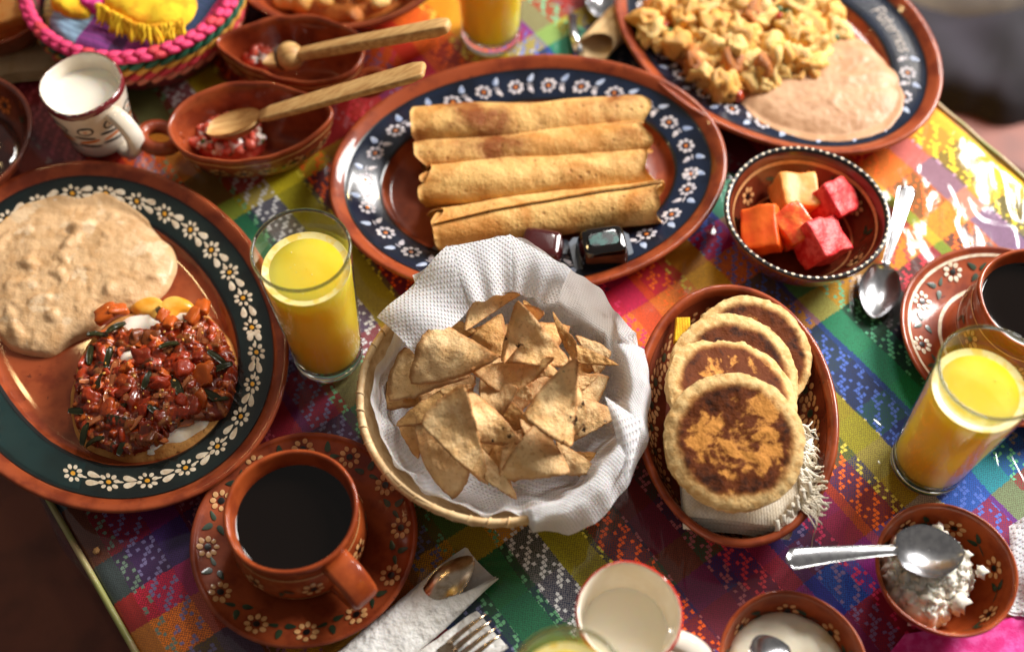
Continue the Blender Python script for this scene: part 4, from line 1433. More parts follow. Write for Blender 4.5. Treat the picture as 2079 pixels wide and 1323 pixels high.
v, f = blob('beans', bl, lambda x, y: 0.0125, 0.0105, nr=44, nth=190, p=4, lump=0.0014, ls=36, lump2=0.0005, ls2=170, edge=0.06, seed=1)
v = settle(bean_lumps(v, 2, 0.0034), VP1, 190)
solo('refried_beans', 'pale refried beans spread over the green-rimmed plate', 'beans', (-0.33, 0.52, 0.012), v, f, BEAN)
br_ = [(0.3194, 0.7970, 0.0260)[:2], (0.3403, 0.7710, 0.0260)[:2], (0.3493, 0.7386, 0.0260)[:2], (0.3455, 0.7072, 0.0260)[:2], (0.3311, 0.6849, 0.0260)[:2], (0.2992, 0.6723, 0.0260)[:2], (0.2649, 0.6712, 0.0260)[:2], (0.2318, 0.6810, 0.0260)[:2], (0.2103, 0.7016, 0.0260)[:2], (0.2048, 0.7214, 0.0260)[:2], (0.2307, 0.7503, 0.0260)[:2], (0.2750, 0.7860, 0.0260)[:2], (0.2996, 0.8013, 0.0260)[:2]]
v, f = blob('beans', br_, lambda x, y: 0.0130, 0.0125, nr=40, nth=170, p=4, lump=0.0012, ls=40, lump2=0.0005, ls2=190, edge=0.03, seed=5)
v = settle(bean_lumps(v, 7, 0.0010), VP3, 170)
solo('refried_beans', 'smooth refried beans beside the scrambled eggs', 'beans', (0.28, 0.77, 0.012), v, f, mat('pink_brown_beans', (196, 154, 118), (178, 134, 98), rough=0.4, ns=60, bump=0.5, bs=150, bd=0.0014, spec=0.2))

# salsa-covered egg on a tortilla
ec = (-0.2756, 0.4372, 0.0200)[:2]
egg = thing('egg_with_salsa', 'fried egg on a tortilla smothered in chunky red salsa', 'fried egg', (ec[0], ec[1], 0.0105))
er = [(-0.3363, 0.4094, 0.0180)[:2], (-0.3406, 0.4434, 0.0180)[:2], (-0.3334, 0.4788, 0.0180)[:2], (-0.3118, 0.5016, 0.0180)[:2], (-0.2814, 0.5099, 0.0180)[:2], (-0.2526, 0.5025, 0.0180)[:2], (-0.2345, 0.4833, 0.0180)[:2], (-0.2145, 0.4522, 0.0180)[:2], (-0.2151, 0.4178, 0.0180)[:2], (-0.2276, 0.3969, 0.0180)[:2], (-0.2513, 0.3798, 0.0180)[:2], (-0.2766, 0.3758, 0.0180)[:2], (-0.3048, 0.3786, 0.0180)[:2], (-0.3251, 0.3887, 0.0180)[:2]]
v, f = blob('tortilla', [(ec[0] + (x - ec[0]) * 1.05 + 0.002, ec[1] + (y - ec[1]) * 1.04 - 0.001) for x, y in er], lambda x, y: 0.0122, 0.0060, nr=10, nth=120, p=14, lump=0.001, ls=70, edge=0.02)
part('tortilla', egg, v, f, TORT)
shr = lambda k, dx=0.0, dy=0.0: [(ec[0] + (x - ec[0]) * k + dx, ec[1] + (y - ec[1]) * k + dy) for x, y in er]
v, f = blob('egg_white', shr(0.94), lambda x, y: 0.0168, 0.0055, nr=14, nth=120, p=4, lump=0.001, ls=60, edge=0.08, seed=3)
part('egg_white', egg, v, f, EGGW)
so_ = [(-0.3312, 0.4023, 0.0240)[:2], (-0.3344, 0.4402, 0.0240)[:2], (-0.3252, 0.4753, 0.0240)[:2], (-0.2989, 0.4807, 0.0240)[:2], (-0.2756, 0.4807, 0.0240)[:2], (-0.2638, 0.4934, 0.0240)[:2], (-0.2442, 0.4934, 0.0240)[:2], (-0.2227, 0.4664, 0.0240)[:2], (-0.2141, 0.4360, 0.0240)[:2], (-0.2182, 0.4064, 0.0240)[:2], (-0.2381, 0.4023, 0.0240)[:2], (-0.2493, 0.4023, 0.0240)[:2], (-0.2615, 0.3839, 0.0240)[:2], (-0.2936, 0.3771, 0.0240)[:2], (-0.3194, 0.3880, 0.0240)[:2]]
def stew_field(outline, c, z0, H, clear, n=250):
    """wet chopped stew: overlapping soft lumps merged into one surface, each lump with its own colour"""
    rf = polar(outline, c)
    ext = max(math.hypot(x - c[0], y - c[1]) for x, y in outline) * 1.04
    g = np.linspace(-ext, ext, n)
    X, Y = np.meshgrid(g, g, indexing='ij')
    TH = np.arctan2(Y, X) % (2 * PI)
    tab = np.array([rf(t) for t in np.linspace(0, 2 * PI, 721)])
    q = np.hypot(X, Y) / np.interp(TH, np.linspace(0, 2 * PI, 721), tab)
    Z = z0 + H * np.sqrt(np.clip(1 - q ** 3.2, 0, 1)) * 0.75
    cols = [(166, 50, 10), (184, 72, 18), (128, 34, 6), (200, 98, 30), (140, 78, 26), (102, 36, 8), (44, 38, 12), (180, 112, 58)]
    wts = [24, 20, 18, 12, 10, 10, 5, 6]
    L = [np.array(lin(k)[:3]) for k in cols]
    C = np.zeros((n, n, 3)) + np.array(lin((112, 34, 6))[:3])
    for k in range(430):
        a, r = rnd.uniform(0, 2 * PI), math.sqrt(rnd.random()) * 1.0
        cx, cy = rf(a) * r * math.cos(a), rf(a) * r * math.sin(a)
        size = rnd.choice((0.0022, 0.0030, 0.0036, 0.0044, 0.0058))
        ax, ay, ro = size * rnd.uniform(0.8, 1.9), size * rnd.uniform(0.6, 1.1), rnd.uniform(0, PI)
        dx, dy = X - cx, Y - cy
        wx = 0.0009 * np.sin(dy * 900 + k) + 0.0005 * np.sin(dx * 1700 + 2 * k)
        ux, uy = (dx + wx) * math.cos(ro) + dy * math.sin(ro), -(dx) * math.sin(ro) + (dy + wx) * math.cos(ro)
        d = (np.abs(ux / ax) ** 2.6 + np.abs(uy / ay) ** 2.6)
        ztop = z0 + H * math.sqrt(max(0.0, 1 - r ** 3.2)) * 0.75 + rnd.uniform(-0.0012, 0.0030)
        tilt = rnd.uniform(-0.5, 0.5) * dx + rnd.uniform(-0.5, 0.5) * dy
        zz = ztop + tilt + size * 0.75 * (np.sqrt(np.clip(1 - d, 0, 1)) - 0.35)
        m = (d < 1) & (zz > Z)
        Z[m] = zz[m]
        col_ = L[rnd.choices(range(len(L)), wts)[0]] * rnd.uniform(0.8, 1.2)
        C[m] = col_
    for (ex, ey), w, h in clear:
        e = ((X + c[0] - ex) / w) ** 2 + ((Y + c[1] - ey) / h) ** 2
        e = e + 0.35 * np.sin(X * 900) * np.cos(Y * 800)
        Z = np.where(e < 1.25, Z - 0.012 * np.clip((1.25 - e) / 0.35, 0, 1), Z)
    # soften slightly, as if wet
    for _ in range(2):
        Zp = np.pad(Z, 1, mode='edge')
        Z = (4 * Z + Zp[:-2, 1:-1] + Zp[2:, 1:-1] + Zp[1:-1, :-2] + Zp[1:-1, 2:]) / 8
    V, F, CC, idx = [], [], [], -np.ones((n, n), int)
    keep = q < 1.03
    for i in range(n):
        for j in range(n):
            if keep[i, j]:
                idx[i, j] = len(V)
                V.append((c[0] + X[i, j], c[1] + Y[i, j], Z[i, j] - (0.006 if q[i, j] > 1.0 else 0)))
                CC.append((*C[i, j], 1))
    for i in range(n - 1):
        for j in range(n - 1):
            t = (idx[i, j], idx[i + 1, j], idx[i + 1, j + 1], idx[i, j + 1])
            if min(t) >= 0:
                F.append(t)
    return V, F, CC


def stew_surface():
    t = NT('wet_tomato_stew')
    o = t.obj()
    at = t.n('ShaderNodeAttribute')
    at.attribute_name = 'flesh'
    c = t.mix(t.step(t.noise(o, 330, 3), 0.38, 0.7), at.outputs['Color'], lin((128, 42, 8)))
    t.l(c, t.b.inputs['Base Color'])
    t.put(Roughness=0.3)
    t.b.inputs['Specular IOR Level'].default_value = 0.3
    t.b.inputs['Coat Weight'].default_value = 0.65
    t.b.inputs['Coat Roughness'].default_value = 0.06
    t.l(t.bump(t.noise(o, 380, 4), 0.4, 0.0012), t.b.inputs['Normal'])
    return t.m


clear = [((-0.2789, 0.4883, 0.0280)[:2], 0.020, 0.0065), ((-0.2928, 0.4856, 0.0280)[:2], 0.012, 0.0065), ((-0.2415, 0.3890, 0.0260)[:2], 0.019, 0.008), ((-0.2548, 0.3789, 0.0260)[:2], 0.016, 0.006), ((-0.2441, 0.4435, 0.0300)[:2], 0.007, 0.005), ((-0.2962, 0.4543, 0.0300)[:2], 0.007, 0.005)]
v, f, cc_ = stew_field(so_, ec, 0.0205, 0.0115, clear)
o = part('tomato_stew', egg, v, f, stew_surface())
ca_ = o.data.color_attributes.new('flesh', 'FLOAT_COLOR', 'POINT')
ca_.data.foreach_set('color', np.array(cc_, dtype=np.float32).ravel())
for (px, ow, oh, z) in (((-0.2438, 0.4429, 0.0310), 0.012, 0.010, 0.0215), ((-0.2958, 0.4537, 0.0310), 0.011, 0.009, 0.0215)):
    o_ = [(px[0] + ow * math.cos(a), px[1] + oh * math.sin(a)) for a in np.linspace(0, 2 * PI, 16)[:-1]]
    v, f = blob('egg_lump', o_, lambda x, y, z=z: z, 0.0075, nr=8, nth=40, edge=0.2, seed=px[0] * 50)
    part('egg_white_lump', egg, v, f, EGGW)
o_ = [(-0.3085, 0.5041, 0.0200)[:2], (-0.2807, 0.5087, 0.0200)[:2], (-0.2544, 0.5041, 0.0200)[:2], (-0.2635, 0.4985, 0.0200)[:2], (-0.2906, 0.4958, 0.0200)[:2]]
v, f = blob('yolk', o_, lambda x, y: 0.0175, 0.005, nr=8, nth=50, p=4)
part('yolk_edge', egg, v, f, mat('egg_yolk', (236, 160, 44), (240, 186, 84), rough=0.25, ns=60, sss=0.3))
srf = polar(so_, ec)


def salsa_spot(r):
    while True:
        a, q = r.uniform(0, 2 * PI), math.sqrt(r.random())
        rr = srf(a) * q * 0.98
        x, y = ec[0] + rr * math.cos(a), ec[1] + rr * math.sin(a)
        if any(((x - cx) / w) ** 2 + ((y - cy) / h) ** 2 < 1 for (cx, cy), w, h in clear):
            continue
        return (x, y, 0.0225 + 0.0088 * (max(0.0, 1 - q ** 2.5)) + 0.003 * nz((x, y, 0), 80, 4) + r.uniform(-0.001, 0.003))


tmesh = [chunk_mesh('tomato_chunk', TOM[k % 4 if k % 4 != 3 or k > 4 else 0], 30 + k, 0.55, 0.5, 1.4, ICO3) for k in range(12)]
tslab = chunk_mesh('tomato_chunk', TOM[2], 77, 0.75, 0.28, 1.2, ICO3)
omesh = [flat_chip_mesh('onion_piece', ONION, 40 + k, 0.7) for k in range(3)]
pmesh = [flat_chip_mesh('pepper_strip', PEPPER, 50 + k, 0.9) for k in range(4)]
smesh = [chunk_mesh('seed', SEED, 3, 0.0, 0.1, src=ICO1)]
scatter(egg, None, [('tomato_chunk', tmesh, (0.0035, 0.0085), 30)], salsa_spot, tilt=0.8, flat=0.6)
scatter(egg, None, [('onion_piece', omesh, (0.005, 0.0095), 22), ('pepper_strip', pmesh, (0.006, 0.010), 11)], salsa_spot, tilt=0.5)
for px in ((-0.3201, 0.3890, 0.0260), (-0.3116, 0.3826, 0.0260), (-0.2281, 0.4521, 0.0300), (-0.2233, 0.4435, 0.0300), (-0.2645, 0.4608, 0.0340), (-0.3229, 0.4719, 0.0300), (-0.3105, 0.4786, 0.0300), (-0.2790, 0.4952, 0.0270), (-0.3103, 0.4499, 0.0340)):
    link('pepper_strip', rnd.choice(pmesh), egg, Vector(px) - base(egg), (rnd.uniform(-0.5, 0.5), rnd.uniform(-0.5, 0.5), rnd.uniform(0, 3)), (0.0088, 0.0075, 0.008))
for px, s in (((-0.3193, 0.4916, 0.0300), 0.0115), ((-0.3112, 0.4943, 0.0300), 0.009), ((-0.2459, 0.4978, 0.0280), 0.0100), ((-0.2502, 0.4898, 0.0300), 0.009), ((-0.2751, 0.4892, 0.0310), 0.007), ((-0.2684, 0.4825, 0.0310), 0.008)):
    link('tomato_chunk', tslab, egg, Vector(px) - base(egg), (rnd.uniform(-0.4, 0.4), rnd.uniform(-0.4, 0.4), rnd.uniform(0, 3)), (s, s * 0.7, s * 0.5))
for k in range(34):
    x, y, z = salsa_spot(rnd)
    link('seed', smesh[0], egg, Vector((x, y, z + 0.004)) - base(egg), (rnd.uniform(0, 3), 0, rnd.uniform(0, 3)), (0.0011, 0.0015, 0.0007))

# scrambled eggs
eo = [(0.1230, 0.8128, 0.0300)[:2], (0.1282, 0.7852, 0.0300)[:2], (0.1532, 0.7584, 0.0300)[:2], (0.1754, 0.7322, 0.0300)[:2], (0.2004, 0.7179, 0.0300)[:2], (0.2271, 0.7236, 0.0300)[:2], (0.2465, 0.7408, 0.0300)[:2], (0.2888, 0.7613, 0.0300)[:2], (0.3037, 0.7883, 0.0300)[:2], (0.3020, 0.8253, 0.0300)[:2], (0.2784, 0.8571, 0.0300)[:2], (0.2154, 0.8766, 0.0300)[:2], (0.1583, 0.8635, 0.0300)[:2], (0.1290, 0.8379, 0.0300)[:2]]
ecx = (sum(p[0] for p in eo) / len(eo), sum(p[1] for p in eo) / len(eo))
se = thing('scrambled_eggs', 'heap of scrambled eggs with red and green bits', 'scrambled eggs', (ecx[0], ecx[1], 0.011))
v, f = blob('egg_heap', eo, lambda x, y: VP3.height(x, y) + 0.0005, 0.016, nr=22, nth=110, p=2.4, lump=0.004, ls=70, edge=0.15, seed=8)
part('egg_heap', se, v, f, EGG[2])
ef = polar(eo, ecx)


def egg_spot(r):
    a, q = r.uniform(0, 2 * PI), math.sqrt(r.random())
    rr = ef(a) * q
    x, y = ecx[0] + rr * math.cos(a), ecx[1] + rr * math.sin(a)
    return (x, y, VP3.height(x, y) + 0.005 + 0.017 * (1 - q ** 2) + r.uniform(0, 0.005))


emesh = [chunk_mesh('egg_curd', EGG[k % 3] if k < 3 else EGG[k % 2], 60 + k, 0.0, 0.85, 1.3, ICO3) for k in range(10)]
scatter(se, None, [('egg_curd', emesh, (0.0055, 0.0160), 150), ('chorizo_bit', [chunk_mesh('chorizo_bit', CHORIZO, 71, 0.5, 0.3), raw[0]], (0.003, 0.007), 34), ('pepper_bit', [chunk_mesh('pepper_bit', PEPPER, 72, 0.4, 0.3), her[0]], (0.003, 0.006), 18)], egg_spot, tilt=1.2)

# ------------------------------------------------------------------ rolled tacos
def taco(label, A, B, r0, turns, seed, flap):
    A, B = Vector(A), Vector(B)
    c = (A + B) / 2
    d = (B - A).normalized()
    sd = Vector((0, 0, 1)).cross(d).normalized()
    up = d.cross(sd).normalized()
    L = (B - A).length
    nl, na = 44, 64
    th = 0.0016
    V = []
    for layer in (0, 1):
        for i in range(nl):
            for j in range(na):
                k = j / (na - 1)
                x = i / (nl - 1)
                ph = flap + 0.9 * (x - 0.5) * math.cos(seed) - 2 * PI * turns * k          # from the outer flap inward
                e0 = -0.02 + 0.10 * mn.noise(Vector((k * 6, seed, 1))) - 0.035 * k * turns + (0.02 if k < 0.2 else 0)
                e0 = min(e0, 0.012)
                e1 = 0.11 * mn.noise(Vector((k * 6, seed, 7))) - 0.030 * k * turns
                xx = -e0 + x * (1 + e1 + e0)
                r = r0 * (1 - 0.30 * k) + (0.0012 if layer == 0 else 0.0012 - th)
                r *= 1 + 0.15 * mn.noise(Vector((xx * 3.2 + seed, math.cos(ph), math.sin(ph)))) + 0.035 * mn.noise(Vector((xx * 8 + seed, math.cos(ph) * 2, math.sin(ph) * 2))) + 0.014 * mn.noise(Vector((xx * 16 + seed, math.cos(ph) * 4, math.sin(ph) * 4)))
                r *= 1 - 0.07 * abs(2 * xx - 1) ** 3 + 0.10 * abs(2 * xx - 1) ** 9 * mn.noise(Vector((math.cos(ph) * 1.6 + seed, math.sin(ph) * 1.6, xx * 2)))
                p = A + d * (L * xx) + sd * (math.cos(ph) * r * 1.06) + up * (math.sin(ph) * r * 0.86)
                p += up * 0.003 * math.sin(PI * xx + seed) + sd * 0.002 * math.sin(PI * 1.5 * xx + seed * 2)
                V.append(tuple(p))
    n = nl * na
    F = grid_faces(nl, na) + grid_faces(nl, na, off=n, flip=True)
    ring = [i * na for i in range(nl)] + [(nl - 1) * na + j for j in range(1, na)] + [i * na + na - 1 for i in range(nl - 2, -1, -1)] + [j for j in range(na - 2, 0, -1)]
    for a, b in zip(ring, ring[1:] + ring[:1]):
        F.append((a, b, b + n, a + n))
    t = thing('rolled_taco', label, 'taco', (c.x, c.y, c.z - r0), 'rolled tacos on the blue-rimmed plate')
    part('rolled_tortilla', t, V, F, TACO)
    # filling seen in the open ends
    for e, s in ((A, 1), (B, -1)):
        v = [tuple(e + d * s * (0.010 + p[0] * 0.006) + sd * p[1] * r0 * 0.60 + up * p[2] * r0 * 0.48) for p in ICO3[0]]
        v = [tuple(Vector(q) + Vector((0, 0, 0.0015)) * mn.noise(Vector(q) * 200)) for q in v]
        part('filling', t, v, ICO3[1], EGG[1])
    return t


zt = 0.0098
taco('rolled taco farthest back of the four, nearest the egg plate', (-0.0842, 0.6756, 0.0300), (0.1188, 0.6948, 0.0320), 0.0192, 1.5, 1.3, R(215))
taco('pale rolled taco with pitted skin, second from the back', (-0.0805, 0.6465, 0.0300), (0.1120, 0.6647, 0.0320), 0.0172, 1.5, 4.1, R(200))
taco('rolled taco with the darkest toasted end, third from the back', (-0.0776, 0.6142, 0.0300), (0.1150, 0.6386, 0.0300), 0.0188, 1.5, 7.7, R(230))
taco('rolled taco in front of the four, nearest the jam tubs', (-0.0697, 0.5720, 0.0270), (0.1264, 0.6039, 0.0280), 0.0190, 1.5, 9.2, R(75))


# jam tubs
def tub(name, label, px, w, dpt, h, rz, m, teal_patch):
    x, y, z = px
    t = thing(name, label, 'jam tub', (x, y, z), 'little jam tubs')
    v, f = box((x, y, z + 0.0012), w * 1.28, dpt * 1.28, 0.0018, rz, 0.12)
    part('flange', t, v, f, PLASTIC_CL, False)
    b = 0.16 * min(w, dpt)
    V = []
    for zz, k in ((0.0024, 1.0), (0.004, 1.02), (h * 0.55, 0.96), (h * 0.62, 0.93), (h * 0.92, 0.88), (h, 0.80), (h + 0.0004, 0.5)):
        hx, hy = w / 2 * k, dpt / 2 * k
        for q in range(28):
            a = 2 * PI * q / 28
            ca, sa = math.cos(a), math.sin(a)
            X, Y = math.copysign(abs(ca) ** 0.35, ca) * hx, math.copysign(abs(sa) ** 0.35, sa) * hy
            V.append((x + X * math.cos(rz) - Y * math.sin(rz), y + X * math.sin(rz) + Y * math.cos(rz), z + zz))
    F = grid_faces(7, 28, True, flip=True)
    F.append(tuple(range(6 * 28, 7 * 28)))
    part('cup', t, V, F, m)
    if teal_patch:  # thin sheet on the cup carrying a painted teal reflection
        v, f = box((x, y, z + h + 0.0005), w * 0.60, dpt * 0.42, 0.0006, rz, 0.2)
        part('reflection_patch', t, v, f, TEAL_REFL, False)
    return t


tub('jam_tub', 'glossy black jam tub with teal reflection, on the plate rim', (0.0739, 0.5539, 0.0205), 0.040, 0.030, 0.022, R(10), PLASTIC_B, True)
tub('jam_tub', 'dark maroon jam tub between the black one and the napkin', (0.0238, 0.5557, 0.0150), 0.036, 0.030, 0.022, R(-10), PLASTIC_M, False)
tub('jam_tub', 'small white tub mostly hidden behind the paper napkin', (-0.0386, 0.5573, 0.0125), 0.040, 0.026, 0.012, R(12), PLASTIC_W, False)

# ------------------------------------------------------------------ chip basket, paper, chips
BC = (-0.0105, 0.4035)
bk = thing('chip_basket', 'round pale woven basket lined with white paper', 'basket', (BC[0], BC[1], 0.0012))
BK = [(0.040, 0.005), (0.033, 0.007), (0.020, 0.025), (0.0095, 0.045), (0.0045, 0.058), (0.0030, 0.064), (0.0012, 0.066), (0.0, 0.064), (0.0035, 0.055), (0.016, 0.028), (0.032, 0.005), (0.037, 0.0)]
VB = Vessel(bk, BC[0], BC[1], 0.0012, 0.1003, BK, BAMBOO, n=4, nth=128)
ring = []
for j in range(121):
    a = 2 * PI * j / 120
    ring.append((BC[0] + 0.0998 * math.cos(a), BC[1] + 0.0998 * math.sin(a), 0.0652 + 0.0006 * math.sin(a * 9)))
v, f = tube(ring, 0.0029, 10, False)
part('rim', bk, v, f, BAMBOO)
for j in range(46):
    a = 2 * PI * j / 46
    pts = []
    for k in range(9):
        al = 2 * PI * k / 8
        r = 0.0998 + 0.0031 * math.cos(al)
        aa = a + 0.055 * (al / (2 * PI))
        pts.append((BC[0] + r * math.cos(aa), BC[1] + r * math.sin(aa), 0.0652 + 0.0031 * math.sin(al)))
    v, f = tube(pts, 0.0006, 5, False)
    part('binding', bk, v, f, BAMBOO)
for z in (0.016, 0.028, 0.040, 0.052):
    s = VB.s_out(z)
    pts = [VB.at(2 * PI * j / 90, s, 0.0008 + 0.0010 * (j % 2)) for j in range(91)]
    v, f = tube(pts, 0.0026, 6, False)
    part('weaver', bk, v, f, BAMBOO)

# paper liner: outer edge given as points round the rim
edge = [(0.0993, 0.4109, 0.0560), (0.0981, 0.3877, 0.0540), (0.0937, 0.3661, 0.0540), (0.0795, 0.3337, 0.0540), (0.0553, 0.3102, 0.0500), (0.0364, 0.3052, 0.0440), (0.0200, 0.3079, 0.0560), (0.0019, 0.3083, 0.0660), (-0.0184, 0.3090, 0.0660), (-0.0389, 0.3155, 0.0660), (-0.0586, 0.3250, 0.0660), (-0.0763, 0.3401, 0.0670), (-0.0897, 0.3596, 0.0680), (-0.0998, 0.3804, 0.0690), (-0.1037, 0.3996, 0.0700), (-0.0990, 0.4208, 0.0720),
        (-0.0894, 0.4371, 0.0760), (-0.0860, 0.4528, 0.0920), (-0.0697, 0.4813, 0.0940), (-0.0494, 0.5057, 0.1000), (-0.0293, 0.5132, 0.1000), (-0.0017, 0.5223, 0.0960), (0.0204, 0.5093, 0.0980), (0.0422, 0.4921, 0.0960), (0.0600, 0.4735, 0.0940), (0.0789, 0.4599, 0.0800), (0.0974, 0.4440, 0.0600)]
E_ = sorted((math.atan2(p[1] - BC[1], p[0] - BC[0]) % (2 * PI), p) for p in edge)
ea = np.array([E_[-1][0] - 2 * PI] + [a for a, p in E_] + [E_[0][0] + 2 * PI])
ep = np.array([E_[-1][1]] + [p for a, p in E_] + [E_[0][1]])
nth = 220
V, UV = [], []
rings = 30
for i in range(rings + 1):
    k = i / rings
    for j in range(nth):
        th = 2 * PI * j / nth
        e = np.array([np.interp(th, ea, ep[:, q]) for q in range(3)])
        er_ = math.hypot(e[0] - BC[0], e[1] - BC[1]) * (1.03 if e[2] < 0.06 else 1.0)
        ctrl = [(0.0, 0.0125), (0.040, 0.0125), (0.060, 0.0165), (0.076, 0.032), (min(0.0885, er_ - 0.003), 0.055)]
        if e[2] < 0.062:      # hangs outside the rim
            er_ = max(er_, 0.1095)
            ctrl += [(0.0975, 0.0750), (0.1068, 0.0725), (er_, e[2])]
        elif er_ > 0.0975:    # stands up over the rim
            er_ = max(er_, 0.1045)
            ctrl += [(0.0950, 0.0690), (0.1000, max(0.0765, e[2] - 0.012)), (er_, max(e[2], 0.0765))]
        else:
            ctrl += [(min(0.0925, er_ - 0.002), 0.0625), (0.5 * (min(0.0925, er_ - 0.002) + er_), 0.5 * (0.0625 + e[2]) + 0.001), (er_, e[2])]
        # gather the paper into soft pleats
        pl = 0.0030 * math.sin(th * 11 + 1.5 * math.sin(th * 3)) + 0.0022 * math.sin(th * 23 + 2)
        t = k * 7
        a = min(6, int(t))
        fr = t - a
        r = ctrl[a][0] * (1 - fr) + ctrl[a + 1][0] * fr
        z = ctrl[a][1] * (1 - fr) + ctrl[a + 1][1] * fr
        w = min(1, max(0, (k - 0.25) / 0.35))
        r += pl * w * (0.35 if k > 0.62 else 1) - 0.001 * w
        z += 0.0015 * nz((r * math.cos(th), r * math.sin(th), 0), 55, 2) * w
        if k > 0.85:
            z += 0.0012 * math.sin(th * 37)
        r += (0.0022 if k < 0.65 else 0.001) * nz((math.cos(th) * 0.1, math.sin(th) * 0.1, z), 75, 6) * w
        V.append((BC[0] + r * math.cos(th), BC[1] + r * math.sin(th), max(z, 0.0085)))
        arc = 0.17 * k
        UV.append((arc * math.cos(th), arc * math.sin(th)))
nap = thing('paper_napkin', 'crumpled white embossed paper napkin lining the chip basket', 'napkin', (BC[0], BC[1], 0.0085))
part('liner', nap, V, grid_faces(rings + 1, nth, True, flip=False), PAPER, uv=UV)


def sheet(corners, nu, nv, fn=None):
    """bilinear sheet between four corners (p00, p10, p11, p01) with a displacement"""
    a, b, c, d = (np.array(q, float) for q in corners)
    V, UV = [], []
    for i in range(nu):
        for j in range(nv):
            x, y = i / (nu - 1), j / (nv - 1)
            p = a * (1 - x) * (1 - y) + b * x * (1 - y) + c * x * y + d * (1 - x) * y
            if fn:
                p = p + np.array(fn(x, y))
            V.append(tuple(p))
            UV.append((x * np.linalg.norm(b - a), y * np.linalg.norm(d - a)))
    return V, grid_faces(nu, nv), UV


# the corner folded back over the rim, and the turned-over top edge
def fl1(x, y):
    return (0.0, -0.002 * math.sin(PI * x), 0.007 * math.sin(PI * y) * (0.4 + 0.6 * x) + 0.0025 * math.sin(x * 9 + y * 3) - 0.003 * x * y)


v, f, uv = sheet(((-0.0481, 0.5064, 0.1035), (-0.0989, 0.4531, 0.0880), (-0.0661, 0.4186, 0.0900), (-0.0279, 0.4633, 0.0940)), 26, 22, fl1)
part('folded_corner', nap, v, f, PAPER, uv=uv)


def fl2(x, y):
    return (0, 0, 0.005 * math.sin(PI * y) + 0.002 * math.sin(x * 14) * y)


v, f, uv = sheet(((-0.0492, 0.5047, 0.1035), (-0.0009, 0.5182, 0.1005), (0.0009, 0.4764, 0.0880), (-0.0304, 0.4608, 0.0940)), 24, 20, fl2)
part('folded_edge', nap, v, f, PAPER, uv=uv)
v, f, uv = sheet(((-0.0020, 0.5187, 0.1005), (0.0437, 0.4874, 0.1005), (0.0330, 0.4669, 0.0840), (-0.0013, 0.4756, 0.0880)), 24, 18, fl2)
part('folded_edge', nap, v, f, PAPER, uv=uv)
v, f, uv = sheet(((0.0659, 0.3914, 0.0830), (0.0932, 0.3761, 0.0730), (0.0793, 0.3288, 0.0700), (0.0722, 0.3683, 0.0780)), 18, 18, lambda x, y: (0, 0, 0.004 * math.sin(PI * x) * math.sin(PI * y * 1.4)))
part('folded_edge', nap, v, f, PAPER, uv=uv)


def chip(label, A, B, C, bend, seed, m, curl=0.0, dirn=0):
    P = [Vector(A), Vector(B), Vector(C)]
    g_ = (P[0] + P[1] + P[2]) / 3
    P = [g_ + (p - g_) * 1.14 for p in P]
    n = 22
    nrm = (P[1] - P[0]).cross(P[2] - P[0]).normalized()
    if nrm.z < 0:
        P[1], P[2] = P[2], P[1]
        nrm = -nrm
    cen = (P[0] + P[1] + P[2]) / 3
    size = max((P[0] - P[1]).length, (P[1] - P[2]).length, (P[0] - P[2]).length)
    ax = (P[(dirn + 1) % 3] - P[dirn]).normalized()
    ay = nrm.cross(ax)
    V, idx, UVc = [], {}, []
    for s in (0, 1):
        for i in range(n + 1):
            for j in range(n + 1 - i):
                a, b = i / n, j / n
                c = 1 - a - b
                # bow the sides a little and round the corners
                q = P[0] * a + P[1] * b + P[2] * c
                edge_ = min(a, b, c)
                mx = max(a, b, c)
                q = q + (cen - q) * (0.08 * max(0, mx - 0.86) / 0.14) - (cen - q) * 0.09 * (1 - abs(2 * (sorted((a, b, c))[1]) - 1)) * (1 - edge_ * 3)
                if edge_ < 1e-6:
                    q = q + (cen - q).normalized() * 0.0009 * mn.noise(q * 260 + Vector((seed, 0, 0)))
                x, y = (q - cen).dot(ax) / size, (q - cen).dot(ay) / size
                hgt = 1.45 * bend * size * (0.22 - x * x * 2.0) + 1.4 * curl * size * (y * y * 2.0 - 0.1) + 0.085 * size * mn.noise(Vector((x * 2.4 + seed, y * 2.2, seed)))
                hgt += 0.0017 * mn.noise(q * 120) + 0.0011 * abs(mn.noise(q * 230)) + 0.0005 * mn.noise(q * 480)
                hgt += -0.0006 if s else 0.0006
                idx[(s, i, j)] = len(V)
                UVc.append((edge_, 0))
                V.append(tuple(q + nrm * hgt))
    F = []
    for s in (0, 1):
        for i in range(n):
            for j in range(n - i):
                t1 = (idx[(s, i, j)], idx[(s, i + 1, j)], idx[(s, i, j + 1)])
                F.append(t1 if s == 0 else t1[::-1])
                if j < n - i - 1:
                    t2 = (idx[(s, i + 1, j)], idx[(s, i + 1, j + 1)], idx[(s, i, j + 1)])
                    F.append(t2 if s == 0 else t2[::-1])
    ring = [(i, 0) for i in range(n + 1)] + [(n - k, k) for k in range(1, n + 1)] + [(0, n - k) for k in range(1, n)]
    for q, w in zip(ring, ring[1:] + ring[:1]):
        F.append((idx[(0,) + q], idx[(1,) + q], idx[(1,) + w], idx[(0,) + w]))
    zmin = min(p[2] for p in V)
    return solo('tortilla_chip', label, 'chip', (cen.x, cen.y, zmin), V, F, m, 'tortilla chips in the paper-lined basket', uv=UVc)


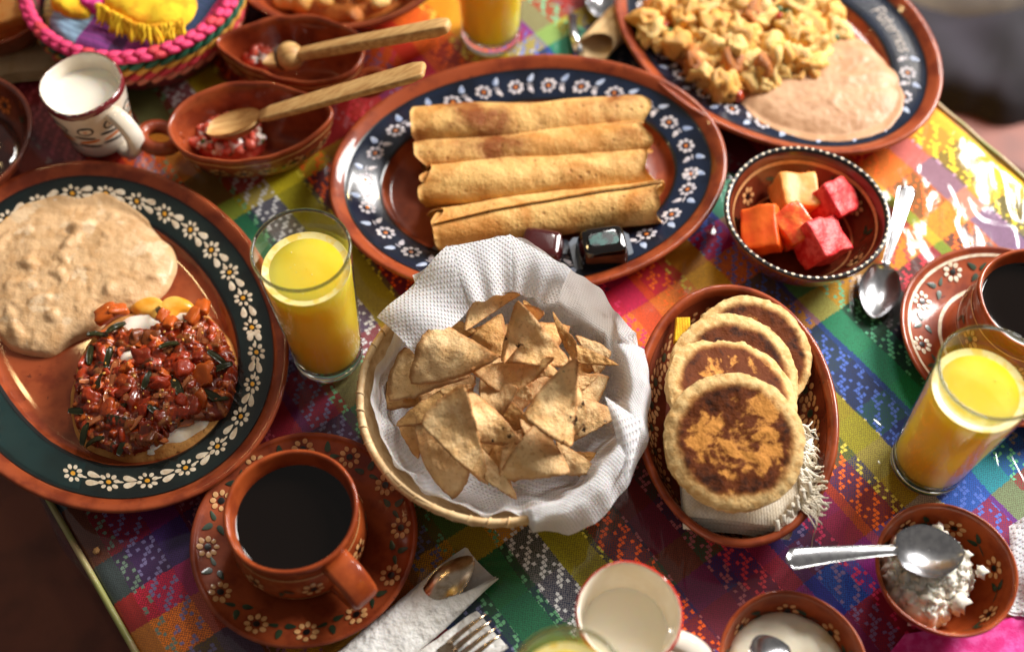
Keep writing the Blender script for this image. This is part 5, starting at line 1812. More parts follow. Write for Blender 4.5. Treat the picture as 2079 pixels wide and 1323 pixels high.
chip('large smooth pale chip at the upper left of the pile, over a wider one', (-0.0516, 0.4451, 0.0900), (-0.0050, 0.4072, 0.0980), (-0.0719, 0.4054, 0.0780), 0.25, 1.1, CHIP, 0.3)
chip('wide pale chip under the large smooth one, by the folded napkin corner', (-0.0796, 0.4427, 0.0620), (-0.0883, 0.4007, 0.0580), (-0.0298, 0.4078, 0.0780), 0.15, 2.2, CHIP)
chip('chip lying low beside the napkin, under the wide pale one', (-0.0905, 0.4350, 0.0460), (-0.0920, 0.4010, 0.0440), (-0.0634, 0.4024, 0.0520), 0.1, 2.9, CHIP_G)
chip('curled chip leaning on the napkin at the very back of the pile', (-0.0341, 0.4491, 0.0780), (0.0078, 0.4708, 0.0920), (-0.0260, 0.4683, 0.0920), -0.7, 3.3, CHIP_S, -0.4, 2)
chip('rounded chip standing just below the curled one at the back', (-0.0092, 0.4591, 0.0820), (-0.0343, 0.4415, 0.0660), (-0.0024, 0.4301, 0.0700), 0.35, 4.4, CHIP_G)
chip('puffed chip with scorched specks, tallest at the back middle', (0.0064, 0.4529, 0.1060), (-0.0068, 0.4178, 0.0880), (0.0408, 0.4124, 0.0920), 0.55, 5.5, CHIP_S, 0.2, 1)
chip('folded sliver of chip along the side of the puffed speckled one', (0.0075, 0.4482, 0.1120), (0.0226, 0.4438, 0.1080), (-0.0062, 0.4150, 0.0920), -0.5, 5.9, CHIP)
chip('upright chip just behind the puffed speckled one, edge toward the napkin', (0.0292, 0.4496, 0.0980), (0.0462, 0.4361, 0.0880), (0.0465, 0.4214, 0.0740), 0.4, 6.6, CHIP_G)
chip('golden chip poking out toward the far napkin wall', (0.0456, 0.4379, 0.0760), (0.0772, 0.4247, 0.0680), (0.0485, 0.4250, 0.0700), 0.4, 7.7, CHIP_G)
chip('small golden chip under the one poking at the napkin wall', (0.0444, 0.4272, 0.0640), (0.0643, 0.4274, 0.0600), (0.0492, 0.4172, 0.0620), 0.3, 8.1, CHIP_G)
chip('broad curved chip with a wavy lip in the middle of the pile', (-0.0283, 0.4057, 0.0980), (0.0284, 0.4120, 0.1020), (-0.0016, 0.3880, 0.0880), -0.6, 8.8, CHIP, 0.2, 0)
chip('large blistered chip with black scorch spots', (0.0419, 0.4076, 0.1100), (0.0085, 0.3734, 0.0920), (0.0417, 0.3562, 0.0780), 0.45, 9.9, CHIP_S, 0.3, 1)
chip('chip flank right beside the scorched blistered one', (0.0424, 0.4079, 0.1080), (0.0506, 0.3755, 0.0800), (0.0355, 0.3590, 0.0740), 0.2, 9.4, CHIP_S, 0.2)
chip('chip leaning out from beneath the scorched blistered one', (0.0509, 0.3973, 0.0660), (0.0769, 0.3876, 0.0600), (0.0423, 0.3677, 0.0580), 0.35, 10.2, CHIP_S)
chip('squarish bubbled chip at the near side of the pile', (0.0182, 0.3727, 0.0780), (-0.0087, 0.3367, 0.0660), (0.0384, 0.3395, 0.0660), 0.45, 11.3, CHIP, 0.2)
chip('chip corner covering the shoulder of the squarish bubbled one', (0.0135, 0.3731, 0.0740), (-0.0070, 0.3562, 0.0700), (-0.0079, 0.3394, 0.0620), 0.2, 11.8, CHIP)
chip('slanting chip tucked behind the squarish bubbled one', (0.0326, 0.3664, 0.0620), (0.0614, 0.3465, 0.0540), (0.0367, 0.3443, 0.0540), 0.3, 12.4, CHIP)
chip('darker speckled chip slanting down in the middle of the pile', (-0.0302, 0.3967, 0.0880), (0.0052, 0.3599, 0.0740), (-0.0256, 0.3599, 0.0780), 0.4, 13.5, CHIP_S, 0.2)
chip('long chip hanging down over the near left side', (-0.0336, 0.3897, 0.1000), (-0.0620, 0.3672, 0.0900), (-0.0170, 0.3296, 0.0700), 0.5, 14.6, CHIP, 0.3, 1)
chip('flat chip tip peeking above the long hanging one', (-0.0501, 0.3968, 0.0840), (-0.0259, 0.3976, 0.0880), (-0.0448, 0.3882, 0.0820), 0.3, 15.1, CHIP)
chip('chip with a crimped edge at the left of the pile, below the wide pale one', (-0.0489, 0.4010, 0.0760), (-0.0841, 0.3798, 0.0620), (-0.0537, 0.3769, 0.0700), 0.2, 15.7, CHIP_G)
chip('plain chip standing between the napkin and the long hanging one', (-0.0721, 0.3769, 0.0720), (-0.0433, 0.3279, 0.0500), (-0.0287, 0.3460, 0.0680), 0.25, 16.8, CHIP)
chip('chip resting on the paper at the far left, mostly behind others', (-0.0823, 0.3827, 0.0560), (-0.0682, 0.3595, 0.0480), (-0.0629, 0.3760, 0.0600), 0.2, 17.2, CHIP_G)
chip('long thin chip pointing at the near edge of the basket', (-0.0224, 0.3590, 0.0700), (0.0036, 0.3295, 0.0440), (-0.0198, 0.3383, 0.0580), 0.4, 17.9, CHIP)
chip('dark chip wedged upright between the long thin one and the squarish one', (-0.0088, 0.3636, 0.0680), (0.0007, 0.3358, 0.0420), (-0.0175, 0.3531, 0.0560), 0.3, 18.6, CHIP_G)
chip('small chip bridging the gap right of the wavy-lipped one', (0.0136, 0.4035, 0.0860), (0.0340, 0.4031, 0.0920), (0.0248, 0.4131, 0.0900), 0.4, 19.3, CHIP)
chip('chip standing on edge under the wavy-lipped one', (-0.0088, 0.3946, 0.0800), (-0.0002, 0.3725, 0.0680), (0.0169, 0.3744, 0.0760), 0.3, 20.4, CHIP_G)
chip('short chip edge between the wavy-lipped one and the scorched one', (0.0015, 0.3910, 0.0860), (0.0148, 0.3871, 0.0860), (0.0104, 0.3956, 0.0900), 0.3, 20.8, CHIP)
chip('chip tip reaching out behind the scorched blistered one', (0.0456, 0.4140, 0.0700), (0.0601, 0.4161, 0.0640), (0.0500, 0.4052, 0.0640), 0.3, 21.5, CHIP)
chip('dark chip corner tucked at the back beside the curled one', (-0.0473, 0.4642, 0.0700), (-0.0258, 0.4516, 0.0700), (-0.0399, 0.4467, 0.0660), 0.3, 22.6, CHIP_G)
chip('dark chip behind the tall puffed one against the napkin', (0.0084, 0.4692, 0.0860), (0.0208, 0.4606, 0.0840), (0.0123, 0.4572, 0.0800), 0.2, 23.7, CHIP_G)
chip('hidden golden chip under the wavy-lipped one in the middle', (-0.0267, 0.4267, 0.0760), (0.0295, 0.4157, 0.0780), (0.0015, 0.3836, 0.0680), 0.15, 24.2, CHIP)
chip('hidden golden chip under the squarish bubbled one', (-0.0333, 0.3789, 0.0620), (0.0329, 0.3779, 0.0600), (0.0015, 0.3425, 0.0460), 0.15, 25.2, CHIP_G)
chip('hidden golden chip under the tall puffed one', (-0.0273, 0.4568, 0.0700), (0.0412, 0.4527, 0.0700), (0.0086, 0.4140, 0.0700), 0.15, 26.2, CHIP_G)
chip('hidden golden chip under the long hanging one', (-0.0736, 0.4174, 0.0560), (-0.0267, 0.4141, 0.0660), (-0.0454, 0.3692, 0.0580), 0.15, 27.2, CHIP)
chip('hidden golden chip under the scorched blistered one', (0.0263, 0.4150, 0.0680), (0.0695, 0.4183, 0.0580), (0.0470, 0.3750, 0.0540), 0.15, 28.2, CHIP)
chip('chip filling the gap between the wavy-lipped and darker speckled ones', (-0.0229, 0.4097, 0.0780), (0.0050, 0.3969, 0.0800), (-0.0157, 0.3712, 0.0700), 0.4, 29.2, CHIP, 0.2)
chip('pale chip wedged between the scorched one and the squarish one', (0.0049, 0.3825, 0.0780), (0.0324, 0.3693, 0.0700), (0.0118, 0.3590, 0.0680), 0.4, 30.2, CHIP, 0.3)
chip('chip leaning on the paper right of the upright back one', (0.0480, 0.4462, 0.0740), (0.0714, 0.4363, 0.0660), (0.0622, 0.4193, 0.0600), 0.4, 31.2, CHIP)
chip('low chip lying on the paper near the squarish bubbled one', (0.0295, 0.3624, 0.0480), (0.0648, 0.3642, 0.0440), (0.0504, 0.3470, 0.0400), 0.3, 32.2, CHIP_G)

# ------------------------------------------------------------------ griddle cakes and their cloth
def gordita(label, loc, rot, r, th, m, seed):
    nr, nth, V = 16, 120, []
    prof = []
    for k in range(nr + 1):
        prof.append((k / nr * 0.955, 1.0))
    prof += [(0.985, 0.86), (1.0, 0.55), (1.003, 0.1), (0.995, -0.5), (0.97, -0.85), (0.92, -1.0), (0.5, -1.0), (0.01, -1.0)]
    for pr, pz in prof:
        for j in range(nth):
            a = 2 * PI * j / nth
            ca, sa = math.cos(a), math.sin(a)
            w = 1 + 0.022 * mn.noise(Vector((ca * 2 + seed, sa * 2, 0))) + (0.026 * mn.noise(Vector((ca * 8 + seed, sa * 8, pz))) + 0.018 * mn.noise(Vector((ca * 22, sa * 22, pz * 2 + seed)))) * (1 if pr > 0.9 else pr * 0.3)
            x, y = r * pr * w * ca, r * pr * w * sa
            z = pz * th / 2
            if pz > 0.8:
                z += 0.0010 * mn.noise(Vector((x * 90 + seed, y * 90, 0))) + 0.0006 * mn.noise(Vector((x * 260, y * 260, seed))) - 0.0016 * (pr > 0.84) * (pr - 0.84) / 0.12
            if 0.84 < pr and pz > -0.9:
                z += 0.0014 * mn.noise(Vector((ca * 14 + seed, sa * 14, 2)))
            V.append((x, y, z))
    F = grid_faces(len(prof), nth, True)
    V.append((0, 0, -th / 2))
    e = (len(prof) - 1) * nth
    for j in range(nth):
        F.append((e + (j + 1) % nth, e + j, len(V) - 1))
    me = mesh('griddle_cake', V, F, m)
    o = link('griddle_cake', me, None, loc, rot)
    return tag(o, label, 'griddle cake', 'griddle cakes fanned in the oval dish')


gordita('griddle cake at the back of the fan, evenly browned', (0.1818, 0.4468, 0.0420), (R(15), R(4), 0.3), 0.0468, 0.012, gordita_mat('cake_a', 0.36, 0.55, 3.1), 1)
gordita('evenly browned griddle cake third from the front', (0.1657, 0.4239, 0.0500), (R(15), R(-2), 1.0), 0.0500, 0.012, gordita_mat('cake_b', 0.36, 0.54, 5.3), 2)
gordita('light brown griddle cake second from the front with cracked edge', (0.1601, 0.4039, 0.0600), (R(13), R(-3), 2.2), 0.0498, 0.013, gordita_mat('cake_c', 0.38, 0.58, 7.9), 3)
gordita('front griddle cake with dark blotchy scorch marks', (0.1565, 0.3613, 0.0710), (R(13), R(-1), 0.0), 0.0494, 0.013, gordita_mat('cake_d', 0.47, 0.57, 11.9), 4)

fc = (0.1681, 0.3597, 0.0200)
fold = thing('folded_cloth', 'folded cream woven cloth with knotted fringe under the griddle cakes', 'cloth', (fc[0], fc[1], 0.012))


def slab(corners, z0, h, seed):
    a, b, c, d = (np.array(q[:2]) for q in corners)
    V = []
    nu, nv = 26, 26
    for sgn in (1, -1):
        for i in range(nu):
            for j in range(nv):
                x, y = i / (nu - 1), j / (nv - 1)
                p = a * (1 - x) * (1 - y) + b * x * (1 - y) + c * x * y + d * (1 - x) * y
                e = min(x, 1 - x, y, 1 - y)
                hh = h / 2 * min(1, (e * 14)) ** 0.5 * sgn
                z = z0 + hh + 0.0020 * mn.noise(Vector((p[0] * 40, p[1] * 40, seed)))
                V.append((p[0], p[1], z))
    n = nu * nv
    return V, grid_faces(nu, nv) + grid_faces(nu, nv, off=n, flip=True)


for k in range(5):
    dx = rnd.uniform(-3, 3)
    cs = [(0.1230, 0.3180, 0.0300), (0.1990, 0.3098, 0.0300), (0.2213, 0.3791, 0.0300), (0.1230, 0.3791, 0.0300)]
    off = np.array([rnd.uniform(-1, 1) * 0.0012, -0.0005 * k])
    cs = [(c[0] + off[0], c[1] + off[1] - 0.0012 * (2 - k)) for c in cs]
    v, f = slab(cs, 0.0215 + 0.0042 * k, 0.0046, k * 3)
    part('fold', fold, v, f, CREAMCL)
st_ = []
for k in range(120):
    f0 = rnd.random()
    a = Vector((0.2060, 0.3208, 0.0400)).lerp(Vector((0.2070, 0.3906, 0.0480)), f0)
    dr = Vector((rnd.uniform(0.2, 1), rnd.uniform(-1.0, 0.3), 0)).normalized()
    L = rnd.uniform(0.010, 0.022)
    pts = [a]
    for q in range(1, 6):
        pts.append(a + dr * L * q / 5 + Vector((rnd.uniform(-1, 1) * 0.002, rnd.uniform(-1, 1) * 0.002, 0.004 * math.sin(q * 0.9) - 0.0022 * q * (0.5 + rnd.random()))))
    pts = [Vector((p.x, p.y, max(p.z, VG.height(p.x, p.y) + 0.002))) for p in pts]
    st_.append(tube(crom(pts, 2), 0.00055 if k % 4 else 0.0011, 5))
v, f = join(st_)
o = part('fringe', fold, v, f, CREAMCL)
o['kind'] = 'stuff'
for k in range(7):
    a = Vector((0.1865, 0.3126, 0.0400)).lerp(Vector((0.2112, 0.3389, 0.0460)), k / 6)
    pts = [a + Vector((0.001 * math.sin(k + q), -0.002 * q + 0.0015 * math.cos(q * 2 + k), 0.003 - 0.0016 * q)) for q in range(5)]
    v, f = tube(crom([(p.x, p.y, p.z) for p in pts], 3), [0.0022 - 0.0001 * q for q in range(13)], 8)
    part('tassel', fold, v, f, CREAMCL)
lt = [(0.2138, 0.3299, 0.0450), (0.2168, 0.3221, 0.0460), (0.2156, 0.3147, 0.0440), (0.2164, 0.3116, 0.0300), (0.2190, 0.3117, 0.0100), (0.2195, 0.3082, 0.0020)]
v, f = tube(crom(lt, 4), 0.0005, 5)
part('loose_thread', fold, v, f, CREAMCL)
yc = (0.1290, 0.4714, 0.0400)
v, f = slab([(0.1238, 0.4585, 0.0380), (0.1371, 0.4574, 0.0400), (0.1383, 0.4814, 0.0440), (0.1270, 0.4811, 0.0430)], 0.040, 0.006, 4)
solo('yellow_cloth', 'corner of a ribbed yellow cloth tucked behind the griddle cakes', 'cloth', (yc[0], yc[1], 0.034), v, f, YELCL)

# ------------------------------------------------------------------ fruit cubes
def cube_grid(n):
    V, F, ix = [], [], {}
    def vid(p):
        k = tuple(round(c, 5) for c in p)
        if k not in ix:
            ix[k] = len(V)
            V.append(k)
        return ix[k]
    g = [-1, -0.93, -0.8] + [-0.8 + 1.6 * i / n for i in range(1, n)] + [0.8, 0.93, 1]
    for ax in range(3):
        for sg in (-1, 1):
            for i in range(len(g) - 1):
                for j in range(len(g) - 1):
                    q = []
                    for a, b in ((i, j), (i + 1, j), (i + 1, j + 1), (i, j + 1)):
                        p = [0, 0, 0]
                        p[ax], p[(ax + 1) % 3], p[(ax + 2) % 3] = sg, g[a], g[b]
                        q.append(vid(p))
                    F.append(tuple(q) if sg > 0 else tuple(q[::-1]))
    return V, F


CUBE = cube_grid(6)


def cube_fruit(name, label, c, s, rot, m, seed):
    V = []
    for v in CUBE[0]:
        v = Vector(v)
        p = 13.0
        q = v / ((abs(v.x) ** p + abs(v.y) ** p + abs(v.z) ** p) ** (1 / p))
        sk = 1 + 0.10 * mn.noise(Vector((seed, v.z * 0.6, 3)))
        q = Vector((q.x * s[0] * sk, q.y * s[1] * (1 + 0.08 * v.x * mn.noise(Vector((seed, 5, 1)))), q.z * s[2] * (1 + 0.10 * v.y * mn.noise(Vector((seed, 7, 1))))))
        q *= 1 + 0.15 * mn.noise(v * 1.3 + Vector((seed, 0, 0))) + 0.026 * mn.noise(v * 4.5 + Vector((0, seed, 0)))
        V.append(tuple(q))
    o = link(name, mesh(name, V, CUBE[1], m), None, c, rot)
    return tag(o, label, 'fruit', 'fruit cubes in the dotted bowl')


cube_fruit('papaya_cube', 'bright orange papaya slab nearest the taco plate', (0.2055, 0.5713, 0.0280), (0.0150, 0.0185, 0.0120), (R(12), R(-22), R(-6)), PAPAYA, 1)
cube_fruit('melon_cube', 'pale orange melon cube at the back of the bowl', (0.2362, 0.6049, 0.0300), (0.0155, 0.0160, 0.0140), (R(6), R(8), R(6)), MELON, 2)
cube_fruit('papaya_cube', 'juicy red-orange papaya cube in the middle of the bowl', (0.2300, 0.5746, 0.0290), (0.0140, 0.0150, 0.0140), (R(14), R(-8), R(35)), mat('ripe_papaya', (236, 84, 44), (240, 130, 60), rough=0.25, ns=140, coat=0.15, sss=0.3, bump=0.5, bs=160, bd=0.002), 3)
cube_fruit('watermelon_cube', 'pink watermelon cube leaning on the far wall of the bowl', (0.2663, 0.5989, 0.0300), (0.0165, 0.0150, 0.0145), (R(22), R(20), R(40)), WMELON, 4)
cube_fruit('watermelon_cube', 'red watermelon cube at the near side of the bowl', (0.2516, 0.5606, 0.0280), (0.0165, 0.0165, 0.0150), (R(16), R(18), R(30)), WMELON, 5)

# ------------------------------------------------------------------ crumbled cheese, cream, other bowl contents
cc = (0.2928, 0.2782, 0.0350)[:2]
chs = thing('crumbled_cheese', 'heap of crumbled white fresh cheese in the small bowl', 'cheese', (cc[0], cc[1], 0.010))
co = [(0.2681, 0.3034, 0.0420)[:2], (0.2886, 0.3118, 0.0420)[:2], (0.3128, 0.3111, 0.0420)[:2], (0.3166, 0.2980, 0.0420)[:2], (0.3241, 0.2801, 0.0420)[:2], (0.3200, 0.2678, 0.0420)[:2], (0.3052, 0.2522, 0.0420)[:2], (0.2866, 0.2414, 0.0420)[:2], (0.2752, 0.2488, 0.0420)[:2], (0.2639, 0.2660, 0.0420)[:2], (0.2621, 0.2872, 0.0420)[:2]]
v, f = blob('mound', co, lambda x, y: VC.height(x, y) + 0.001, 0.035, nr=30, nth=130, p=2.6, lump=0.006, ls=85, lump2=0.004, ls2=210, edge=0.15, seed=6)
part('mound', chs, v, f, CHEESE)
cf = polar(co, cc)
cm = [chunk_mesh('cheese_crumb', CHEESE, 80 + k, 0.3, 0.9, 1.9) for k in range(6)]


def cheese_spot(r):
    a, q = r.uniform(0, 2 * PI), math.sqrt(r.random())
    rr = cf(a) * q
    x, y = cc[0] + rr * math.cos(a), cc[1] + rr * math.sin(a)
    h = 0.033 * (max(0, 1 - q ** 2.6)) ** 0.5 + 0.006 * nz((x, y, 0), 85, 6)
    return (x, y, VC.height(x, y) + 0.003 + h)


scatter(chs, None, [('cheese_crumb', cm, (0.0008, 0.0046), 270)], cheese_spot, tilt=2)
for px, s in (((0.3074, 0.2569, 0.0360), 0.006), ((0.3054, 0.2541, 0.0340), 0.004), ((0.3249, 0.2772, 0.0400), 0.004), ((0.3176, 0.2893, 0.0400), 0.003)):
    link('cheese_crumb', cm[1], chs, Vector(px) - base(chs), (0.4, 0.2, 1), (s, s, s))
o_ = [(0.1862 + 0.0405 * math.cos(a), 0.2133 + 0.0405 * math.sin(a)) for a in np.linspace(0, 2 * PI, 30)[:-1]]
v, f = blob('cream', o_, lambda x, y: 0.026, 0.003, nr=16, nth=80, p=8, lump=0.003, ls=50, edge=0.02)
solo('table_cream', 'thick pale cream filling the small bowl at the near edge', 'cream', (0.1862, 0.2133, 0.02), v, f, CREAM)
o_ = [(-0.4797 + 0.052 * math.cos(a), 0.6567 + 0.052 * math.sin(a)) for a in np.linspace(0, 2 * PI, 30)[:-1]]
v, f = blob('sauce', o_, lambda x, y: 0.018, 0.003, nr=14, nth=80, p=8, lump=0.003, ls=50)
solo('dark_sauce', 'dark red chile sauce in the shiny brown bowl', 'sauce', (-0.4797, 0.6567, 0.015), v, f, mat('dark_chile_sauce', (60, 20, 12), (92, 34, 16), rough=0.1, ns=40, coat=0.8, bump=0.4, bs=60, bd=0.002))
o_ = [(-0.1611 + 0.080 * math.cos(a), 0.8952 + 0.080 * math.sin(a)) for a in np.linspace(0, 2 * PI, 30)[:-1]]
ht = thing('cooked_beans', 'heap of pale yellow cooked beans in the wide clay bowl', 'beans', (-0.1611, 0.8952, 0.012))
v, f = blob('heap', o_, lambda x, y: 0.018, 0.020, nr=14, nth=80, p=3, lump=0.004, ls=50)
part('heap', ht, v, f, EGG[2])
pm = [chunk_mesh('bean', EGG[k], 90 + k, 0.1, 0.25) for k in range(3)]


def heap_spot(r):
    a, q = r.uniform(PI, 2 * PI), math.sqrt(r.random())
    return (-0.1611 + 0.078 * q * math.cos(a), 0.8952 + 0.078 * q * math.sin(a), 0.022 + 0.019 * (1 - q ** 3))


scatter(ht, None, [('bean', pm, (0.006, 0.011), 60)], heap_spot)
px, py = (-0.4784, 0.8194, 0.0450)[:2]
for k, (dx, dy, rz, lb) in enumerate(((0.006, -0.02, 0.4, 'long orange papaya slice nearest the bright basket'), (0.012, 0.012, 0.9, 'orange papaya slice behind the nearest slice'), (-0.02, -0.005, 0.1, 'orange papaya slice at the far side of its bowl'))):
    cube_fruit('papaya_slice', lb, (px + dx, py + dy, 0.036), (0.028, 0.014, 0.013), (R(8), R(5), rz), PAPAYA if k else MELON, 20 + k)['group'] = 'papaya slices'

# ------------------------------------------------------------------ metal cutlery
def spoon(label, A, N, T, bowl_w, m=STEEL, face_down=False, hw0=0.0095, hw1=0.0035, group=None, arch=0.004):
    """A free end, N neck, T bowl tip"""
    A, N, T = Vector(A), Vector(N), Vector(T)
    t = thing('spoon', label, 'spoon', tuple(T), group)
    d = (N - A).normalized()
    sd = Vector((0, 0, 1)).cross(d).normalized()
    up = d.cross(sd).normalized()
    L = (N - A).length
    nu, nv = 22, 9
    V = []
    for sgn in (1, -1):
        for i in range(nu):
            x = i / (nu - 1)
            w = hw1 + (hw0 - hw1) * (1 - x) ** 1.3
            if x < 0.08:
                w *= math.sqrt(max(0.02, 1 - ((0.08 - x) / 0.08) ** 2))
            for j in range(nv):
                y = -1 + 2 * j / (nv - 1)
                z = arch * math.sin(PI * x) + sgn * (0.0011 - 0.0007 * y * y) + 0.0006 * (1 - y * y)
                V.append(tuple(A + d * (L * x) + sd * (w * y) + up * z))
    n = nu * nv
    ring = [i * nv for i in range(nu)] + [(nu - 1) * nv + j for j in range(1, nv)] + [i * nv + nv - 1 for i in range(nu - 2, -1, -1)] + [j for j in range(nv - 2, 0, -1)]
    F = grid_faces(nu, nv) + grid_faces(nu, nv, off=n, flip=True) + [(a, b, b + n, a + n) for a, b in zip(ring, ring[1:] + ring[:1])]
    part('handle', t, V, F, m)
    db = (T - N)
    Lb = db.length
    db.normalize()
    sb = Vector((0, 0, 1)).cross(db).normalized()
    ub = db.cross(sb).normalized()
    nu, nv = 21, 15
    V = []
    sg = -1 if not face_down else 1
    for lay in (1, -1):
        for i in range(nu):
            x = i / (nu - 1)
            w = bowl_w * max(0.0, math.sin(PI * x ** 0.80)) ** 0.62 * (0.92 + 0.10 * x) + hw1 * max(0, 1 - 5 * x) + 0.0002
            for j in range(nv):
                y = -1 + 2 * j / (nv - 1)
                dep = (1 - abs(y) ** 2.2) * math.sin(PI * min(1, x ** 0.85)) ** 0.75
                V.append(tuple(N + db * (Lb * x - 0.001) + sb * (w * y) + ub * (sg * bowl_w * 0.50 * dep + lay * 0.0005)))
    n = nu * nv
    ring = [i * nv for i in range(nu)] + [(nu - 1) * nv + j for j in range(1, nv)] + [i * nv + nv - 1 for i in range(nu - 2, -1, -1)] + [j for j in range(nv - 2, 0, -1)]
    F = grid_faces(nu, nv) + grid_faces(nu, nv, off=n, flip=True) + [(a, b, b + n, a + n) for a, b in zip(ring, ring[1:] + ring[:1])]
    part('spoon_bowl', t, V, F, m)
    return t


spoon('steel teaspoon lying on the cloth between fruit bowl and saucer', (0.3416, 0.6324, 0.0085), (0.3092, 0.5502, 0.0085), (0.2918, 0.4998, 0.0070), 0.0172, STEEL, False, 0.0085, 0.0030)
spoon('steel spoon stuck into the crumbled cheese', (0.1847, 0.2766, 0.0660), (0.2621, 0.2850, 0.0620), (0.3111, 0.2857, 0.0560), 0.0195, STEEL, False, 0.0080, 0.0036, None, 0.003)
spoon('dark spoon tip standing in the bowl of cream', (0.1258, 0.1761, 0.1000), (0.1602, 0.2091, 0.0600), (0.1868, 0.2270, 0.0360), 0.016, STEEL, False)


def paper_roll(label, A, B, r0, r1, m=PAPER2, hollow=True, seed=0):
    A, B = Vector(A), Vector(B)
    t = thing('napkin_roll', label, 'napkin', (A.x, A.y, 0.001), 'paper napkins rolled round cutlery')
    d = (B - A).normalized()
    sd = Vector((0, 0, 1)).cross(d).normalized()
    up = d.cross(sd).normalized()
    L = (B - A).length
    nl, na, V, UV = 34, 40, [], []
    for i in range(nl):
        x = i / (nl - 1)
        r = r0 + (r1 - r0) * x
        for j in range(na):
            k = j / (na - 1)
            a = R(110) + 2 * PI * 1.25 * k
            rr = r * (1 - 0.12 * k) * (1 + 0.05 * mn.noise(Vector((x * 6 + seed, math.cos(a) * 1.2, math.sin(a) * 1.2))))
            end = 0.62 * max(0.0, math.sin(a + 0.35)) ** 0.8 if hollow else 0.0
            xx = x * (1 - end * 0.55) + (0.012 * mn.noise(Vector((k * 9, seed, 2))) if i == nl - 1 else 0)
            p = A + d * (L * xx) + sd * (math.cos(a) * rr * 1.25) + up * (math.sin(a) * rr * 0.60)
            V.append(tuple(p))
            UV.append((x * L, k * 0.1))
    part('rolled_paper', t, V, grid_faces(nl, na), m, uv=UV)
    return t, d, sd, up


paper_roll('white paper napkin rolled round a spoon beside the saucer', (-0.1178, 0.2065, 0.0100), (-0.0225, 0.2953, 0.0110), 0.0165, 0.0150, seed=2)
spoon('shiny spoon with its bowl peeping from the white napkin roll', (-0.1089, 0.2226, 0.0090), (-0.0602, 0.2642, 0.0150), (-0.0266, 0.2965, 0.0180), 0.0128, BRASSY, True)
paper_roll('white paper napkin rolled round a fork at the near table edge', (-0.0671, 0.2038, 0.0100), (-0.0136, 0.2471, 0.0110), 0.0165, 0.0150, seed=6)


def fork(label, A, B, m):
    A, B = Vector(A), Vector(B)
    t = thing('fork', label, 'fork', tuple(A))
    d = (B - A).normalized()
    sd = Vector((0, 0, 1)).cross(d).normalized()
    L = (B - A).length
    v, f = tube([tuple(A), tuple(A + d * L * 0.35), tuple(A + d * L * 0.5)], [0.004, 0.003, 0.0045], 8)
    part('handle', t, v, f, m)
    V = [tuple(A + d * (L * 0.5 + x) + sd * y + Vector((0, 0, z - 8 * (x - 0.004) ** 2))) for z in (0.001, -0.001) for x in (0.0, 0.006, 0.012) for y in (-0.010, -0.005, 0.0, 0.005, 0.010)]
    F = grid_faces(3, 5) + grid_faces(3, 5, off=15, flip=True)
    part('root', t, V, F, m)
    for k in range(4):
        y = -0.0088 + 0.00587 * k
        pts = [A + d * (L * 0.5 + 0.010 + q * (L * 0.5 - 0.010)) + sd * y + Vector((0, 0, 0.0045 * q * (1.2 - q) * 2)) for q in (0, 0.25, 0.5, 0.75, 1.0)]
        v, f = tube([tuple(p) for p in pts], [0.0022, 0.0020, 0.0017, 0.0013, 0.0006], 8)
        part('tine', t, v, f, m)
    return t


fork('fork with bright tines peeping from the napkin roll', (-0.0803, 0.1972, 0.0100), (-0.0127, 0.2441, 0.0260), BRASSY)
# cutlery behind the taco plate, and a bar added for a glare streak
paper_roll('tan paper napkin roll between the two blue-rimmed plates', (0.1176, 0.8401, 0.0140), (0.0691, 0.7780, 0.0140), 0.0150, 0.0135, TANPAPER, seed=9)
v, f = tube([(0.0573, 0.8340, 0.0060), (0.0576, 0.8113, 0.0060), (0.0623, 0.7836, 0.0080)], [0.0050, 0.0042, 0.0052], 10)  # solid bar standing in for a streak of glare
gbar = solo('glare_bar', 'silvery bar added as a white glare streak beside the tan napkin roll', 'glare_bar', (0.0579, 0.8162, 0.0010), v, f, STEEL)
spoon('steel spoon pointing away behind the tan napkin roll', (0.0928, 0.9115, 0.0100), (0.0876, 0.8780, 0.0100), (0.0822, 0.8295, 0.0080), 0.0165, STEEL, False)

# ------------------------------------------------------------------ bright woven basket with folded cloths
YB = (-0.3404, 0.8207)
yr = 0.0985
wbk = thing('woven_basket', 'bright pink and multicoloured woven basket with folded cloths', 'basket', (YB[0], YB[1], 0.0012))
YK = [(0.030, 0.005), (0.020, 0.007), (0.009, 0.030), (0.0060, 0.052), (0.0045, 0.066), (0.0020, 0.0685), (0.0, 0.066), (0.001, 0.052), (0.006, 0.030), (0.016, 0.006), (0.022, 0.0)]
VY = Vessel(wbk, YB[0], YB[1], 0.0012, yr - 0.004, YK, mat('basket_core', (120, 40, 50), (60, 70, 50), rough=0.7, ns=60), n=4, nth=96)
STR = [mat('palm_pink', (232, 44, 108), (240, 110, 150), rough=0.5, ns=90, lo=0.5, hi=0.7, bump=0.4, bs=200), mat('palm_red', (206, 40, 60), (230, 80, 90), rough=0.5, ns=90, bump=0.4, bs=200),
       mat('palm_green', (26, 84, 62), (40, 110, 80), rough=0.5, ns=90, bump=0.4, bs=200), mat('palm_ochre', (220, 150, 46), (236, 180, 80), rough=0.5, ns=90, bump=0.4, bs=200), mat('palm_peach', (226, 140, 110), (200, 110, 90), rough=0.5, ns=90, bump=0.4, bs=200)]
smesh_ = [chunk_mesh('strand', m, 100 + k, 0.25, 0.12) for k, m in enumerate(STR)]
rowm = [0, 0, 2, 3, 1, 4]
